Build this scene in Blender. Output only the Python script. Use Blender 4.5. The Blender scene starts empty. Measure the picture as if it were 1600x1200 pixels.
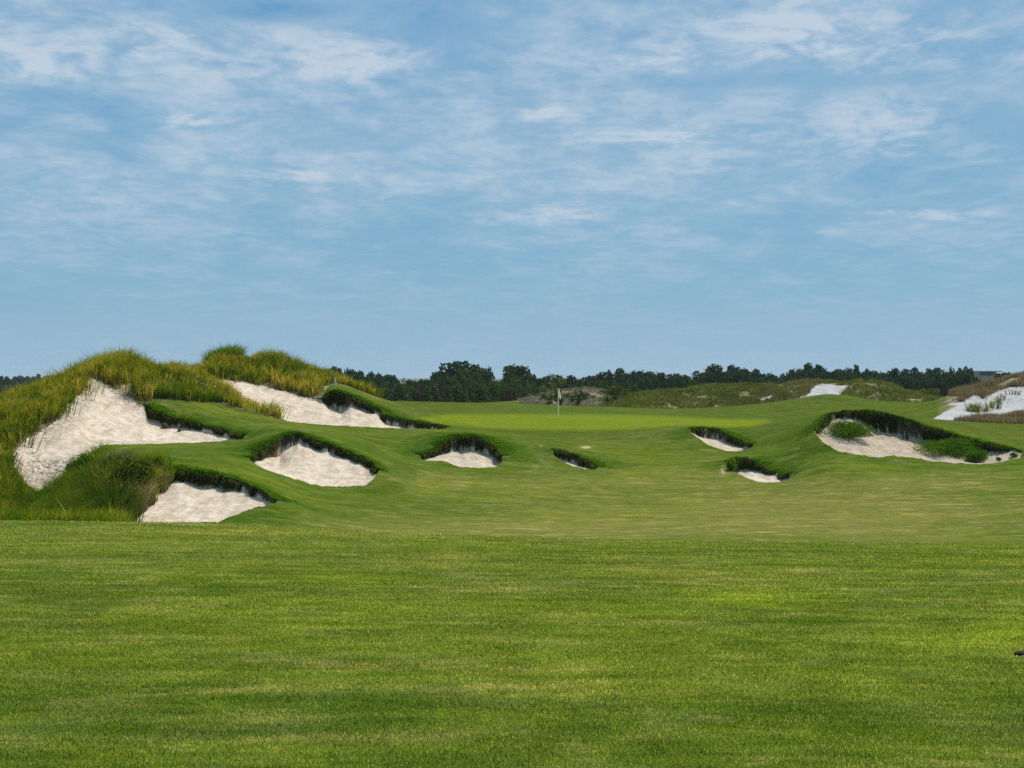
import bpy, math, random
import numpy as np
from mathutils import Vector
random.seed(7); RNG = np.random.default_rng(7)
S = bpy.context.scene; COL = S.collection

# ------------------------------------------------------------------ camera
F = 2200.0; HZ = 590.0                      # focal length in photo pixels, horizon row
cd = bpy.data.cameras.new('camera'); cam = bpy.data.objects.new('camera', cd); COL.objects.link(cam)
cam.location = (0, 0, 0); cam.rotation_euler = (math.pi/2, 0, 0)
cd.sensor_width = 36; cd.lens = 36*F/1600; cd.shift_y = -(600-HZ)/1600
cd.clip_start = 0.1; cd.clip_end = 40000
S.camera = cam
# ------------------------------------------------------------------ light, exposure
SUN_EL, SUN_AZ = math.radians(55), math.radians(48)     # azimuth measured from +Y (view) towards +X (right)
S.view_settings.view_transform = 'Standard'; S.view_settings.look = 'None'
S.view_settings.exposure = 0.0; S.view_settings.gamma = 1
S.render.engine = 'CYCLES'; S.cycles.use_denoising = False; S.cycles.max_bounces = 6
S.cycles.transparent_max_bounces = 8; S.cycles.caustics_reflective = False; S.cycles.caustics_refractive = False
sl = bpy.data.lights.new('sun', 'SUN'); sun = bpy.data.objects.new('sun', sl); COL.objects.link(sun)
sl.energy = 4.6; sl.angle = math.radians(0.6); sl.color = (1, 0.95, 0.87)
sd_ = Vector((math.sin(SUN_AZ)*math.cos(SUN_EL), math.cos(SUN_AZ)*math.cos(SUN_EL), math.sin(SUN_EL)))
sun.rotation_euler = sd_.to_track_quat('Z', 'Y').to_euler()

class NT:
    """small helper to write node trees"""
    def __init__(s, tree): s.t = tree; tree.nodes.clear()
    def n(s, typ, props=None, **inp):
        nd = s.t.nodes.new(typ)
        for k, v in (props or {}).items(): setattr(nd, k, v)
        for k, v in inp.items():
            key = int(k[1:]) if k[0] == 'i' and k[1:].isdigit() else k.replace('_', ' ')
            s.set(nd.inputs[key], v)
        return nd
    def set(s, sock, v):
        if hasattr(v, 'outputs'): v = v.outputs[0]
        if isinstance(v, bpy.types.NodeSocket): s.t.links.new(v, sock)
        else:
            if isinstance(v, tuple) and len(v) == 3 and sock.type == 'RGBA': v = (*v, 1)
            sock.default_value = v
    def m(s, op, a, b=0.0, c=0.0, clamp=False):
        return s.n('ShaderNodeMath', {'operation': op, 'use_clamp': clamp}, i0=a, i1=b, i2=c).outputs[0]
    def mix(s, f, a, b, blend='MIX'):
        nd = s.n('ShaderNodeMix', {'data_type': 'RGBA', 'blend_type': blend, 'clamp_factor': True})
        s.set(nd.inputs[0], f); s.set(nd.inputs[6], a); s.set(nd.inputs[7], b)
        return nd.outputs[2]
    def ss(s, x, lo, hi, a=0.0, b=1.0):
        nd = s.n('ShaderNodeMapRange', {'interpolation_type': 'SMOOTHSTEP'}, i0=x, i1=lo, i2=hi, i3=a, i4=b)
        return nd.outputs[0]
    def noise(s, vec, scale, detail=4.0, rough=0.55, dist=0.0):
        return s.n('ShaderNodeTexNoise', {'noise_dimensions': '3D'}, Vector=vec, Scale=scale, Detail=detail, Roughness=rough, Distortion=dist).outputs[0]
    def scalev(s, vec, sc, loc=(0, 0, 0), rot=(0, 0, 0)):
        return s.n('ShaderNodeMapping', None, Vector=vec, Location=loc, Rotation=rot, Scale=sc).outputs[0]

# ------------------------------------------------------------------ sky with thin high cloud
W = bpy.data.worlds.new('World'); S.world = W; W.use_nodes = True
q = NT(W.node_tree)
geo = q.n('ShaderNodeTexCoord')
sep = q.n('ShaderNodeSeparateXYZ', None, Vector=geo.outputs['Generated'])
dx, dy, dz = sep.outputs[0], sep.outputs[1], sep.outputs[2]
zz = q.m('ADD', q.m('MAXIMUM', dz, 0.0), 0.11)
P = q.n('ShaderNodeCombineXYZ', None, X=q.m('DIVIDE', dx, zz), Y=q.m('DIVIDE', dy, zz), Z=0.0).outputs[0]
sky = q.n('ShaderNodeTexSky', {'sky_type': 'NISHITA', 'sun_disc': False, 'sun_elevation': SUN_EL, 'sun_rotation': SUN_AZ,
          'air_density': 1.0, 'dust_density': 0.6, 'ozone_density': 2.5})
skyc = q.n('ShaderNodeVectorMath', {'operation': 'MULTIPLY'}, i0=sky.outputs[0], i1=(0.62, 0.80, 1.02)).outputs[0]
# cloud density on a plane overhead, seen in perspective
Pw = q.n('ShaderNodeVectorMath', {'operation': 'ADD'}, i0=P, i1=q.n('ShaderNodeVectorMath', {'operation': 'SCALE'}, i0=q.n('ShaderNodeTexNoise', None, Vector=P, Scale=2.2, Detail=4.0).outputs[1], Scale=0.22).outputs[0]).outputs[0]
n1 = q.noise(q.scalev(Pw, (1.0, 0.55, 1), loc=(3.1, 1.7, 0)), 1.5, 8, 0.58, 0.0)
n2 = q.noise(q.scalev(Pw, (1.0, 0.7, 1), loc=(9.0, 4.2, 2)), 4.6, 8, 0.60, 0.1)
n3 = q.noise(q.scalev(Pw, (1.0, 0.8, 1), loc=(1.0, 8.2, 5)), 15.0, 6, 0.62, 0.1)
def spot(u, v, ru, rv):
    """a denser patch of cloud round one direction of the sky"""
    ax, az = (u-800)/F, (HZ-v)/F
    a = q.m('DIVIDE', q.m('SUBTRACT', q.m('DIVIDE', dx, q.m('MAXIMUM', dy, 0.05)), ax), ru/F)
    b = q.m('DIVIDE', q.m('SUBTRACT', q.m('DIVIDE', dz, q.m('MAXIMUM', dy, 0.05)), az), rv/F)
    r2 = q.m('ADD', q.m('MULTIPLY', a, a), q.m('MULTIPLY', b, b))
    return q.m('POWER', 2.718, q.m('MULTIPLY', r2, -1.0))
acc = None
for sp in [(1330, 70, 200, 38, .42), (1240, 25, 120, 40, .25), (250, 70, 260, 55, .28), (560, 95, 90, 35, .45), (60, 110, 70, 30, .35), (450, 277, 90, 16, .35), (1050, 213, 150, 10, .5),
           (850, 177, 40, 9, .6), (880, 335, 80, 13, .45), (1490, 337, 60, 9, .6), (1385, 331, 40, 5, .5), (1135, 258, 45, 16, .4),
           (1000, 100, 90, 30, .35), (1400, 210, 140, 50, .35), (290, 188, 45, 14, .4), (420, 15, 110, 20, -1.0), (1250, 125, 240, 14, -.35), (1580, 190, 90, 30, -.4), (700, 40, 120, 30, -.3)]:
    t = q.m('MULTIPLY', spot(*sp[:4]), sp[4]); acc = t if acc is None else q.m('ADD', acc, t)
veil = q.m('ADD', q.m('MULTIPLY', q.ss(n1, .18, .58), .66), q.m('MULTIPLY', q.ss(n2, .36, .66), .40))
veil = q.m('ADD', veil, q.m('MULTIPLY', q.m('SUBTRACT', n3, .5), .95))
puff = q.m('MULTIPLY', q.m('MULTIPLY', acc, 1.0), q.ss(q.m('ADD', q.m('MULTIPLY', n2, .5), q.m('MULTIPLY', n3, .5)), .40, .60, .25, 1.15))
dens = q.m('ADD', veil, puff)
fade = q.ss(dz, 0.02, 0.15, 0.22, 1.0)                 # cloud thins out towards the horizon
cov = q.m('MULTIPLY', q.m('MULTIPLY', dens, fade), .72, clamp=True)
cloudc = q.mix(q.ss(dens, .5, 1.35), (4.3, 6.2, 7.95), (6.0, 7.3, 8.6))
clear = q.mix(q.ss(dz, 0.10, 0.27), q.mix(q.ss(dz, 0.0, 0.11), (3.3, 5.6, 7.35), (2.15, 4.85, 7.0)), (1.55, 4.1, 6.9))
basec = q.mix(0.9, skyc, clear)
hazel = q.mix(q.ss(dz, 0.0, 0.06, .45, 0.0), basec, (4.1, 6.1, 7.8))
final = q.mix(cov, hazel, cloudc)
below = q.mix(q.ss(dz, -0.004, 0.0), (1.2, 1.6, 1.2), final)
bg = q.n('ShaderNodeBackground', None, Color=below, Strength=0.085)
q.n('ShaderNodeOutputWorld', None, Surface=bg)

# ------------------------------------------------------------------ helpers
def tag(o, label=None, cat=None, group=None, kind=None):
    if label: o['label'] = label
    if cat: o['category'] = cat
    if group: o['group'] = group
    if kind: o['kind'] = kind
    return o
def empty(name, loc, label, cat, group=None, rz=0):
    o = bpy.data.objects.new(name, None); COL.objects.link(o); o.location = loc; o.rotation_euler = (0, 0, rz)
    return tag(o, label, cat, group)
def build(name, V, tris=None, quads=None, mat=None, parent=None, attrs=None, smooth=True, link=True):
    me = bpy.data.meshes.new(name); V = np.asarray(V, np.float32)
    L = []; tot = []
    if quads is not None and len(quads): L.append(np.asarray(quads, np.int32).ravel()); tot.append(np.full(len(quads), 4, np.int32))
    if tris is not None and len(tris): L.append(np.asarray(tris, np.int32).ravel()); tot.append(np.full(len(tris), 3, np.int32))
    L = np.concatenate(L); tot = np.concatenate(tot); st = np.zeros(len(tot), np.int32); st[1:] = np.cumsum(tot)[:-1]
    me.vertices.add(len(V)); me.vertices.foreach_set('co', V.ravel())
    me.loops.add(len(L)); me.loops.foreach_set('vertex_index', L)
    me.polygons.add(len(tot)); me.polygons.foreach_set('loop_start', st); me.polygons.foreach_set('loop_total', tot)
    me.polygons.foreach_set('use_smooth', np.full(len(tot), smooth))
    for k, a in (attrs or {}).items():
        at = me.attributes.new(k, 'FLOAT', 'POINT'); at.data.foreach_set('value', np.asarray(a, np.float32))
    me.update(calc_edges=True)
    if mat: me.materials.append(mat)
    o = bpy.data.objects.new(name, me)
    if link: COL.objects.link(o)
    if parent: o.parent = parent
    return o
def hash2(i, j, s=0):
    h = (i.astype(np.int64)*374761393 + j.astype(np.int64)*668265263 + s*974711) & 0xffffffff
    h = ((h ^ (h >> 13))*1274126177) & 0xffffffff
    return ((h ^ (h >> 16)) & 0xffff)/65535.0
def vnoise(x, y, s=0):
    xi, yi = np.floor(x), np.floor(y); fx, fy = x-xi, y-yi; fx = fx*fx*(3-2*fx); fy = fy*fy*(3-2*fy)
    a, b, c, d = hash2(xi, yi, s), hash2(xi+1, yi, s), hash2(xi, yi+1, s), hash2(xi+1, yi+1, s)
    return (a*(1-fx)+b*fx)*(1-fy)+(c*(1-fx)+d*fx)*fy - .5
def fbm(x, y, s=0, o=4):
    r = 0; a = 1
    for k in range(o): r = r+a*vnoise(x*2**k, y*2**k, s+k); a *= .5
    return r
def inside(px, py, poly):
    r = np.zeros(px.shape, bool); n = len(poly)
    for i in range(n):
        x1, y1 = poly[i]; x2, y2 = poly[(i+1) % n]
        c = ((y1 > py) != (y2 > py)); 
        with np.errstate(all='ignore'): r ^= c & (px < (x2-x1)*(py-y1)/((y2-y1) if y2 != y1 else 1e-9)+x1)
    return r
def pdist(px, py, poly, closed=True):
    d = np.full(px.shape, 1e9); n = len(poly)
    for i in range(n if closed else n-1):
        x1, y1 = poly[i]; x2, y2 = poly[(i+1) % n]; ex, ey = x2-x1, y2-y1; l2 = ex*ex+ey*ey+1e-9
        t = np.clip(((px-x1)*ex+(py-y1)*ey)/l2, 0, 1); d = np.minimum(d, np.hypot(px-x1-t*ex, py-y1-t*ey))
    return d

# ------------------------------------------------------------------ materials
def mat(name):
    m = bpy.data.materials.new(name); m.use_nodes = True; return m, NT(m.node_tree)
def out(q, sh, disp=None):
    o = q.n('ShaderNodeOutputMaterial', None, Surface=sh); return o
def turf_colour(q, P, dry, lush, gr, bright, deep=0.0):
    streak = q.noise(q.scalev(P, (.11, .75, .2)), 1.0, 5, .6, .4)
    st2 = q.noise(q.scalev(P, (.45, 2.6, .2)), 1.0, 5, .65, .5)
    big = q.noise(q.scalev(P, (1, 1, .3)), .16, 4, .55, .5)
    mid = q.noise(P, 1.3, 5, .6)
    c = q.mix(q.ss(streak, .38, .62), (.068, .122, .011), (.112, .164, .017))
    c = q.mix(q.ss(st2, .44, .66, 0, .6), c, (.155, .205, .024))
    c = q.mix(q.ss(st2, .50, .34, 0, .4), c, (.070, .112, .006))
    c = q.mix(q.ss(big, .46, .66, 0, .4), c, (.205, .232, .024))
    c = q.mix(q.ss(mid, .50, .75, 0, .5), c, (.120, .155, .008))
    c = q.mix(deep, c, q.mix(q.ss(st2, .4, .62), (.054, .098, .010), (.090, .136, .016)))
    straw = q.m('MULTIPLY', q.ss(q.noise(q.scalev(P, (.5, 1.6, 1)), 1.3, 7, .74, .8), .50, .68), q.m('ADD', dry, .36))
    c = q.mix(q.m('MULTIPLY', straw, .75, clamp=True), c, (.460, .370, .130))
    c = q.mix(q.m('MULTIPLY', dry, .38, clamp=True), c, (.270, .250, .070))
    c = q.mix(q.m('MULTIPLY', bright, .55, clamp=True), c, (.230, .290, .018))
    c = q.mix(q.m('MULTIPLY', q.m('SUBTRACT', dry, 1.5), q.ss(mid, .3, .5, 0, 1.5), clamp=True), c, (.62, .55, .34))
    c = q.mix(q.m('MULTIPLY', lush, .92, clamp=True), c, q.mix(q.ss(mid, .35, .65), (.036, .094, .007), (.064, .130, .010)))
    wv = q.n('ShaderNodeTexWave', {'bands_direction': 'Y'}, Vector=P, Scale=.32, Distortion=1.2, Detail=2.0, Detail_Scale=.6).outputs[1]
    gc = q.mix(q.ss(wv, .2, .8), (.145, .210, .014), (.180, .236, .018))
    gc = q.mix(q.ss(streak, .4, .62, 0, .6), gc, (.225, .255, .016))
    return q.mix(q.ss(gr, -.5, .35), c, gc)
def ground_material():
    m, q = mat('turf_and_sand')
    pos = q.n('ShaderNodeNewGeometry'); P = pos.outputs['Position']
    at = lambda a: q.n('ShaderNodeAttribute', {'attribute_name': a}).outputs['Fac']
    sd, gr, lush, dune, dry, bright = at('sd'), at('green'), at('lush'), at('dune'), at('dry'), at('bright')
    c = turf_colour(q, P, dry, lush, gr, bright, at('deep'))
    mid = q.noise(P, 1.3, 5, .6); fine = q.noise(P, 16, 4, .75); micro = q.noise(P, 75, 3, .8); coarse = q.noise(q.scalev(P, (.6, 1, 1)), 4.5, 4, .7, .4)
    c = q.mix(q.ss(coarse, .34, .64), q.mix(1.0, c, (.80, .84, .8), 'MULTIPLY'), q.mix(1.0, c, (1.22, 1.14, 1.2), 'MULTIPLY'))
    # blade-scale speckle
    c = q.mix(q.ss(fine, .30, .66, 0, .8), q.mix(1.0, c, (.74, .76, .7), 'MULTIPLY'), q.mix(1.0, c, (1.28, 1.24, 1.2), 'MULTIPLY'))
    c = q.mix(q.ss(micro, .35, .65), q.mix(1.0, c, (.66, .68, .6), 'MULTIPLY'), c)
    # wild ground on the dunes
    dn = q.noise(P, 1.1, 6, .7)
    dc = q.mix(q.ss(dn, .40, .60), (.090, .095, .022), (.360, .300, .200))
    c = q.mix(q.m('ADD', dune, q.m('MULTIPLY', q.m('SUBTRACT', dn, .5), .8)), c, dc)
    # steep cut faces show dark root mat and soil
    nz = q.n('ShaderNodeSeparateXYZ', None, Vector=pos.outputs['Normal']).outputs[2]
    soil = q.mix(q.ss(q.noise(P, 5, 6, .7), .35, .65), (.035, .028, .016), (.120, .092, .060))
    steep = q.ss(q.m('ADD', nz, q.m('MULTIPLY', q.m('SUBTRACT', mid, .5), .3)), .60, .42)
    # white quartz sand
    s1 = q.noise(q.scalev(P, (1, 1, 1.0)), 2.2, 8, .68, .6)
    s2 = q.noise(P, 26, 3, .7)
    rub = at('rubble')
    s3 = q.noise(q.scalev(P, (1, 1, 1.0)), .7, 5, .6, .8)
    wash = q.noise(q.scalev(P, (2.6, .45, .6), rot=(0, 0, .25)), 1.0, 6, .7, .5); sb = q.noise(P, 1.7, 3, .45, .3)
    sc = q.mix(q.ss(s1, .36, .62), (.44, .35, .255), (.64, .53, .41))
    sc = q.mix(q.ss(wash, .50, .66, 0, .75), sc, (.38, .29, .20))
    sc = q.mix(q.ss(wash, .46, .34, 0, .6), sc, (.76, .67, .55))
    sc = q.mix(q.ss(s3, .45, .7, 0, .45), sc, (.74, .64, .51))
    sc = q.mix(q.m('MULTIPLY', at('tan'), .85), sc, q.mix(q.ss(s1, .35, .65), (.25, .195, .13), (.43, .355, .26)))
    sc = q.mix(q.ss(s2, .34, .6, .35, 0), sc, (.46, .37, .27))
    damp = q.ss(q.noise(q.scalev(P, (1, 2.5, 1)), .8, 4, .6), .55, .7, 0, .35)
    sc = q.mix(damp, sc, (.46, .385, .29))
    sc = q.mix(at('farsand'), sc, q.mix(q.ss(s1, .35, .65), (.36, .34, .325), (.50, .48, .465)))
    scatter = q.ss(q.noise(P, 7.0, 5, .75, 1.0), .46, .58)
    sc = q.mix(q.m('MULTIPLY', rub, q.m('MULTIPLY', scatter, .9), clamp=True), sc, (.12, .11, .085))
    edge = q.m('ADD', sd, q.m('MULTIPLY', q.m('SUBTRACT', q.noise(P, 6.0, 4, .6), .5), .16))
    smask = q.ss(edge, -.02, .04)
    c = q.mix(smask, c, sc)
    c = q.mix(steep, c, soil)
    # bump
    h = q.m('ADD', q.m('MULTIPLY', fine, .5), q.m('MULTIPLY', micro, .35))
    hs = q.m('ADD', q.m('ADD', q.m('MULTIPLY', sb, .9), q.m('MULTIPLY', wash, .35)), q.m('ADD', q.m('MULTIPLY', s1, .3), q.m('MULTIPLY', s2, .14)))
    hh = q.m('ADD', q.m('MULTIPLY', h, q.m('SUBTRACT', 1.0, smask)), q.m('MULTIPLY', hs, smask))
    bp = q.n('ShaderNodeBump', None, Strength=.55, Distance=.12, Height=hh)
    bs = q.n('ShaderNodeBsdfPrincipled', None, Base_Color=c, Roughness=.9, Normal=bp)
    bs.inputs['Specular IOR Level'].default_value = .0; bs.inputs['Roughness'].default_value = 1
    out(q, bs); return m
def blade_material(name, ramp, root=(.10, .085, .03), rootfrac=.35, trans=.45, varscale=.35, var2=None):
    """grass or leaves: colour by a random value per blade, brown stems at the foot (dune grass: darkened for shaded gaps), light shines through"""
    m, q = mat(name)
    r = q.n('ShaderNodeAttribute', {'attribute_name': 'rnd'}).outputs['Fac']
    t = q.n('ShaderNodeAttribute', {'attribute_name': 't'}).outputs['Fac']
    P = q.n('ShaderNodeNewGeometry').outputs['Position']
    cl = q.noise(P, varscale, 4, .6, .3)
    cl2 = q.noise(P, varscale*4.5, 3, .6, .3)
    v = q.m('ADD', q.m('MULTIPLY', r, .42), q.m('ADD', q.m('MULTIPLY', q.ss(cl, .36, .64), .30), q.m('MULTIPLY', q.ss(cl2, .36, .64), .28)))
    cr = q.n('ShaderNodeValToRGB', None, Fac=v)
    e = cr.color_ramp.elements; e[0].position = ramp[0][0]; e[0].color = (*ramp[0][1], 1); e[1].position = ramp[-1][0]; e[1].color = (*ramp[-1][1], 1)
    for p_, c_ in ramp[1:-1]:
        k = e.new(p_); k.color = (*c_, 1)
    c = q.mix(q.ss(t, 0.0, rootfrac, .85, 0), cr.outputs[0], root)
    d = q.n('ShaderNodeBsdfDiffuse', None, Color=c); tr = q.n('ShaderNodeBsdfTranslucent', None, Color=q.mix(1.0, c, (1.25, 1.2, .7), 'MULTIPLY'))
    mx = q.n('ShaderNodeMixShader', None, Fac=trans); q.set(mx.inputs[1], d); q.set(mx.inputs[2], tr)
    out(q, mx); return m
def plain_material(name, c1, c2=None, scale=8, rough=.7, spec=.3, metal=0):
    m, q = mat(name); P = q.n('ShaderNodeNewGeometry').outputs['Position']
    c = q.mix(q.ss(q.noise(P, scale, 5, .6), .35, .65), c1, c2 or tuple(x*.7 for x in c1))
    b = q.n('ShaderNodeBsdfPrincipled', None, Base_Color=c, Roughness=rough, Metallic=metal); b.inputs['Specular IOR Level'].default_value = spec
    out(q, b); return m
M_GROUND = ground_material()
M_DUNE = blade_material('dune_grass_blades', [(0, (.026, .055, .006)), (.3, (.080, .130, .010)), (.47, (.205, .230, .014)), (.64, (.360, .325, .026)), (.8, (.500, .390, .070)), (1, (.540, .420, .170))], root=(.15, .10, .04), rootfrac=.45)  # foot colour also lowered to paint the dark gaps between blades
M_LUSHTALL = blade_material('green_reed_blades', [(0, (.040, .090, .004)), (.5, (.110, .190, .008)), (1, (.220, .260, .014))], root=(.08, .08, .02), rootfrac=.35)
M_BROWN = blade_material('faded_bunch_grass', [(0, (.120, .095, .050)), (.45, (.220, .165, .100)), (1, (.360, .275, .190))], root=(.20, .15, .09), trans=.3)
M_OLIVE = blade_material('olive_bunch_grass', [(0, (.045, .068, .010)), (.4, (.125, .155, .020)), (.75, (.210, .215, .045)), (1, (.330, .285, .130))], root=(.16, .12, .065), trans=.3)
M_LIP = blade_material('bunker_lip_grass', [(0, (.050, .120, .006)), (.5, (.095, .205, .009)), (.85, (.160, .270, .014)), (1, (.260, .230, .050))], root=(.07, .05, .015), rootfrac=.3, trans=.4, varscale=1.2)
def turf_blade_material():
    m, q = mat('turf_blade_green')
    at = lambda a: q.n('ShaderNodeAttribute', {'attribute_name': a}).outputs['Fac']
    P = q.n('ShaderNodeNewGeometry').outputs['Position']
    c = turf_colour(q, P, at('dry'), 0.0, -1.0, at('bright'))
    r = at('rnd')
    c = q.mix(q.ss(r, 0, 1), q.mix(1.0, c, (.62, .78, .9), 'MULTIPLY'), q.mix(1.0, c, (4.1, 3.4, 5.2), 'MULTIPLY'))
    c = q.mix(q.ss(r, .93, 1), c, (.46, .40, .16))
    d = q.n('ShaderNodeBsdfDiffuse', None, Color=c); tr = q.n('ShaderNodeBsdfTranslucent', None, Color=q.mix(1.0, c, (1.2, 1.15, .6), 'MULTIPLY'))
    mx = q.n('ShaderNodeMixShader', None, Fac=.45); q.set(mx.inputs[1], d); q.set(mx.inputs[2], tr)
    out(q, mx); return m
M_TURF = turf_blade_material()
M_ROOT = blade_material('dry_root_mat', [(0, (.030, .030, .008)), (.5, (.060, .078, .012)), (1, (.150, .115, .045))], rootfrac=.001, trans=.2, varscale=1.5)
M_OAK = blade_material('oak_leaves', [(0, (.022, .046, .014)), (.5, (.042, .078, .020)), (1, (.078, .115, .028))], rootfrac=.001, trans=.18, varscale=.5)
M_OAK2 = blade_material('bluish_oak_leaves', [(0, (.022, .045, .020)), (.5, (.045, .078, .030)), (1, (.080, .115, .040))], rootfrac=.001, trans=.2, varscale=.5)
M_PINE = blade_material('pine_needles', [(0, (.030, .060, .014)), (.5, (.070, .115, .022)), (1, (.135, .170, .034))], rootfrac=.001, trans=.22, varscale=.4)
M_SHRUB = blade_material('shrub_leaves', [(0, (.055, .075, .014)), (.5, (.130, .150, .026)), (1, (.230, .210, .045))], rootfrac=.001, trans=.25, varscale=.4)
M_BRUSH = blade_material('brown_brush_twigs', [(0, (.040, .036, .020)), (.5, (.085, .068, .042)), (1, (.150, .120, .075))], rootfrac=.001, trans=.15, varscale=.6)
M_BUSH = blade_material('bright_bush_leaves', [(0, (.035, .085, .008)), (.5, (.080, .160, .014)), (1, (.160, .235, .030))], rootfrac=.001, trans=.4, varscale=.9)
M_PALE = blade_material('grey_dead_grass', [(0, (.120, .110, .070)), (.5, (.260, .230, .170)), (1, (.460, .410, .330))], root=(.25, .21, .15), trans=.25)
M_SHR = blade_material('low_shrub_leaves', [(0, (.036, .095, .006)), (.5, (.078, .165, .010)), (1, (.140, .225, .018))], rootfrac=.001, trans=.35, varscale=1.2)
M_BARK = plain_material('bark', (.10, .08, .06))

# ------------------------------------------------------------------ bunkers: outlines as (photo column, row, distance in metres)
BUNKERS = {
 'A': dict(F=[(20,725,53),(40,752,52.5),(65,778,52),(105,755,54),(118,730,56),(142,716,58.5),(150,705,59.5),(160,696,60.5),(200,693.5,61.5),(260,692,62.5),(320,690,63.5),(380,686,64.6)],
   L=[(20,708,56),(40,680,59),(70,669,60.5),(97,642,62.5),(120,616,65),(137,591,67.5),(150,591,68),(175,604,68.3),(200,616,68.3),(225,630,67.8),(232,634,67.4),(260,646,66.8),(300,657,66.4),(340,666,66),(380,677,65.2)],
   S=[(20,710),(40,682),(70,671),(97,644),(120,618),(137,593),(150,593),(175,606),(200,618),(225,634),(232,650),(264,662),(307,671),(349,679),(380,684)], p=1.25),
 'B': dict(F=[(317,589,79),(360,610,77),(413,643,74.2),(450,658,73),(493,662,73.4),(547,665.5,74),(600,668,74.5),(640,670,75),(698,670.5,76.5)],
   L=[(317,586,79.6),(365,593,80.8),(421,601,81.8),(456,613,81.8),(483,620,81.5),(503,620,81.2),(512,611,81.2),(533,611,81),(548,616,80.8),(560,621,80.5),(580,629,80),(594,638,79.3),(601,648,78.3),(620,653,78),(660,659,78),(698,666,77.2)],
   S=[(317,587),(365,594),(421,602),(456,614),(483,621),(503,627),(512,632),(533,638),(548,629),(560,633),(580,641),(594,648),(602,661),(635,667),(660,669),(698,670)], p=1.1),
 'C': dict(F=[(391,720,57.5),(403,727,57),(421,736,56.8),(453,746,56.5),(493,758,56),(520,760.5,56),(555,760.5,56.2),(572,757,56.6),(584,747,57.5),(591,736,58.6)],
   L=[(391,714,58.4),(400,702,59.2),(413,694,60),(437,685,61.3),(448,677,62),(467,676,62.4),(507,689,62),(547,704,61.3),(573,716,60.4),(584,722,59.7),(591,731,59.0)],
   S=[(391,719),(413,711),(437,707),(448,696),(467,686),(501,702),(533,711),(573,725),(584,732),(591,735)], p=1.2),
 'D': dict(F=[(658,717,66),(670,720,65.6),(690,718.5,65.6),(700,721,65.3),(710,726,64.8),(722,729,64.5),(750,730.5,64.4),(772,730,64.6),(783,722,65.5)],
   L=[(658,710,67),(677,697,68),(700,684,69),(720,680,69.5),(745,681,69.5),(765,689,69),(777,700,68.2),(783,712,67)],
   S=[(658,716),(677,711),(692,706),(705,701),(725,698),(745,698),(757,704),(770,709),(783,720)], p=1.2),
 'E': dict(F=[(190,824,43.8),(340,816.5,44.4),(360,807,45),(387,796,45.8),(432,784,47)],
   L=[(190,735,50),(275,729,50),(307,734,50),(349,742,49.8),(387,754,49.2),(413,764,48.6),(432,777,47.8)],
   S=[(190,750),(280,750),(312,757),(349,763),(387,767),(403,775),(432,783.5)], p=1.25),
 'G': dict(F=[(1146,737,64.2),(1162,744,63.6),(1182,752,62.6),(1200,753.5,62.4),(1225,752.5,62.5),(1234,747,63.1)],
   L=[(1146,720,65.6),(1162,716,66.3),(1180,721,66),(1200,730,65.3),(1220,737,64.6),(1234,743,63.8)],
   S=[(1146,736),(1170,736),(1190,734),(1200,737),(1222,744),(1234,746.5)], p=1.2),
 'H': dict(F=[(866,711,67.6),(880,722,66.8),(895,728.5,66),(910,732,65.6),(925,733.5,65.4),(933,730,65.8)],
   L=[(866,703,68.4),(880,705,68.7),(897,710,68.6),(912,716,68.2),(925,722,67.5),(933,727,66.5)],
   S=[(866,711),(880,717),(895,722),(910,727),(925,731.5),(933,730)], p=1.2),
 'K': dict(F=[(1080,676,76.8),(1090,683,76),(1100,690,75),(1115,698,74),(1137,704,73.2),(1152,704.5,73),(1165,702,73.5),(1176,700,74)],
   L=[(1080,670,78),(1100,668.5,79),(1125,672,79),(1140,679,78.3),(1162,688,77),(1176,697,75)],
   S=[(1080,675),(1090,679),(1115,685),(1137,690),(1157,697),(1176,699.5)], p=1.2),
 'R': dict(F=[(1273,675,68.6),(1279,683,67.7),(1285,690,67),(1307,703,66),(1340,710.5,65.3),(1375,713,65),(1400,711.5,65.3),(1425,713,65.2),(1450,718,64.7),(1462,721,64.4),(1500,723,64.2),(1537,725,64),(1562,722,64.3),(1596,716,64.8)],
   L=[(1273,672,69),(1280,658,70.2),(1286,651,70.9),(1295,646,71.5),(1325,642,72),(1375,644,72.3),(1412,654,71.8),(1450,666,71),(1487,677,70),(1525,689,68.5),(1575,698,66.8),(1596,704,66)],
   S=[(1273,674),(1282,668),(1295,657),(1312,651),(1337,653),(1355,664),(1370,676),(1390,681),(1425,686),(1450,692),(1487,700),(1525,707),(1550,703),(1575,703),(1596,707)], p=1.15),
}
ci = lambda u, pts, k: np.interp(u, [p[0] for p in pts], [p[k] for p in pts])

# ------------------------------------------------------------------ terrain height: reference profile + scattered corrections
def zref_pts():
    P_ = [(D, 590+F*(1.6+.072*(D-5.8))/D) for D in (2.5, 4, 5.8, 8, 11, 15, 20, 24)]
    P_ += [(28, 842), (32, 868), (36, 868), (40, 858), (44, 838), (51, 800), (60, 757), (70, 718), (80, 688), (90, 668), (100, 658.5), (118, 649.5), (130, 644.5), (150, 636), (165, 631.5), (180, 634), (200, 655), (230, 657)]
    for D in (260, 300, 400, 600, 1000, 2000, 4000, 8000, 20000): P_.append((D, 590+F*min(7+(D-230)*.004, 10)/D))
    return P_
_rp = zref_pts(); _ld = np.linspace(math.log(2.5), math.log(20000), 6000)
_vz = np.interp(_ld, [math.log(d) for d, v in _rp], [(v-590)*d for d, v in _rp])        # interpolate height, not row
_k = np.exp(-np.linspace(-2, 2, 31)**2); _k /= _k.sum(); _vz = np.convolve(np.pad(_vz, 15, 'edge'), _k, 'valid')
vref = lambda D: 590+np.interp(np.log(D), _ld, _vz)/D
ctrl = []
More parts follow.
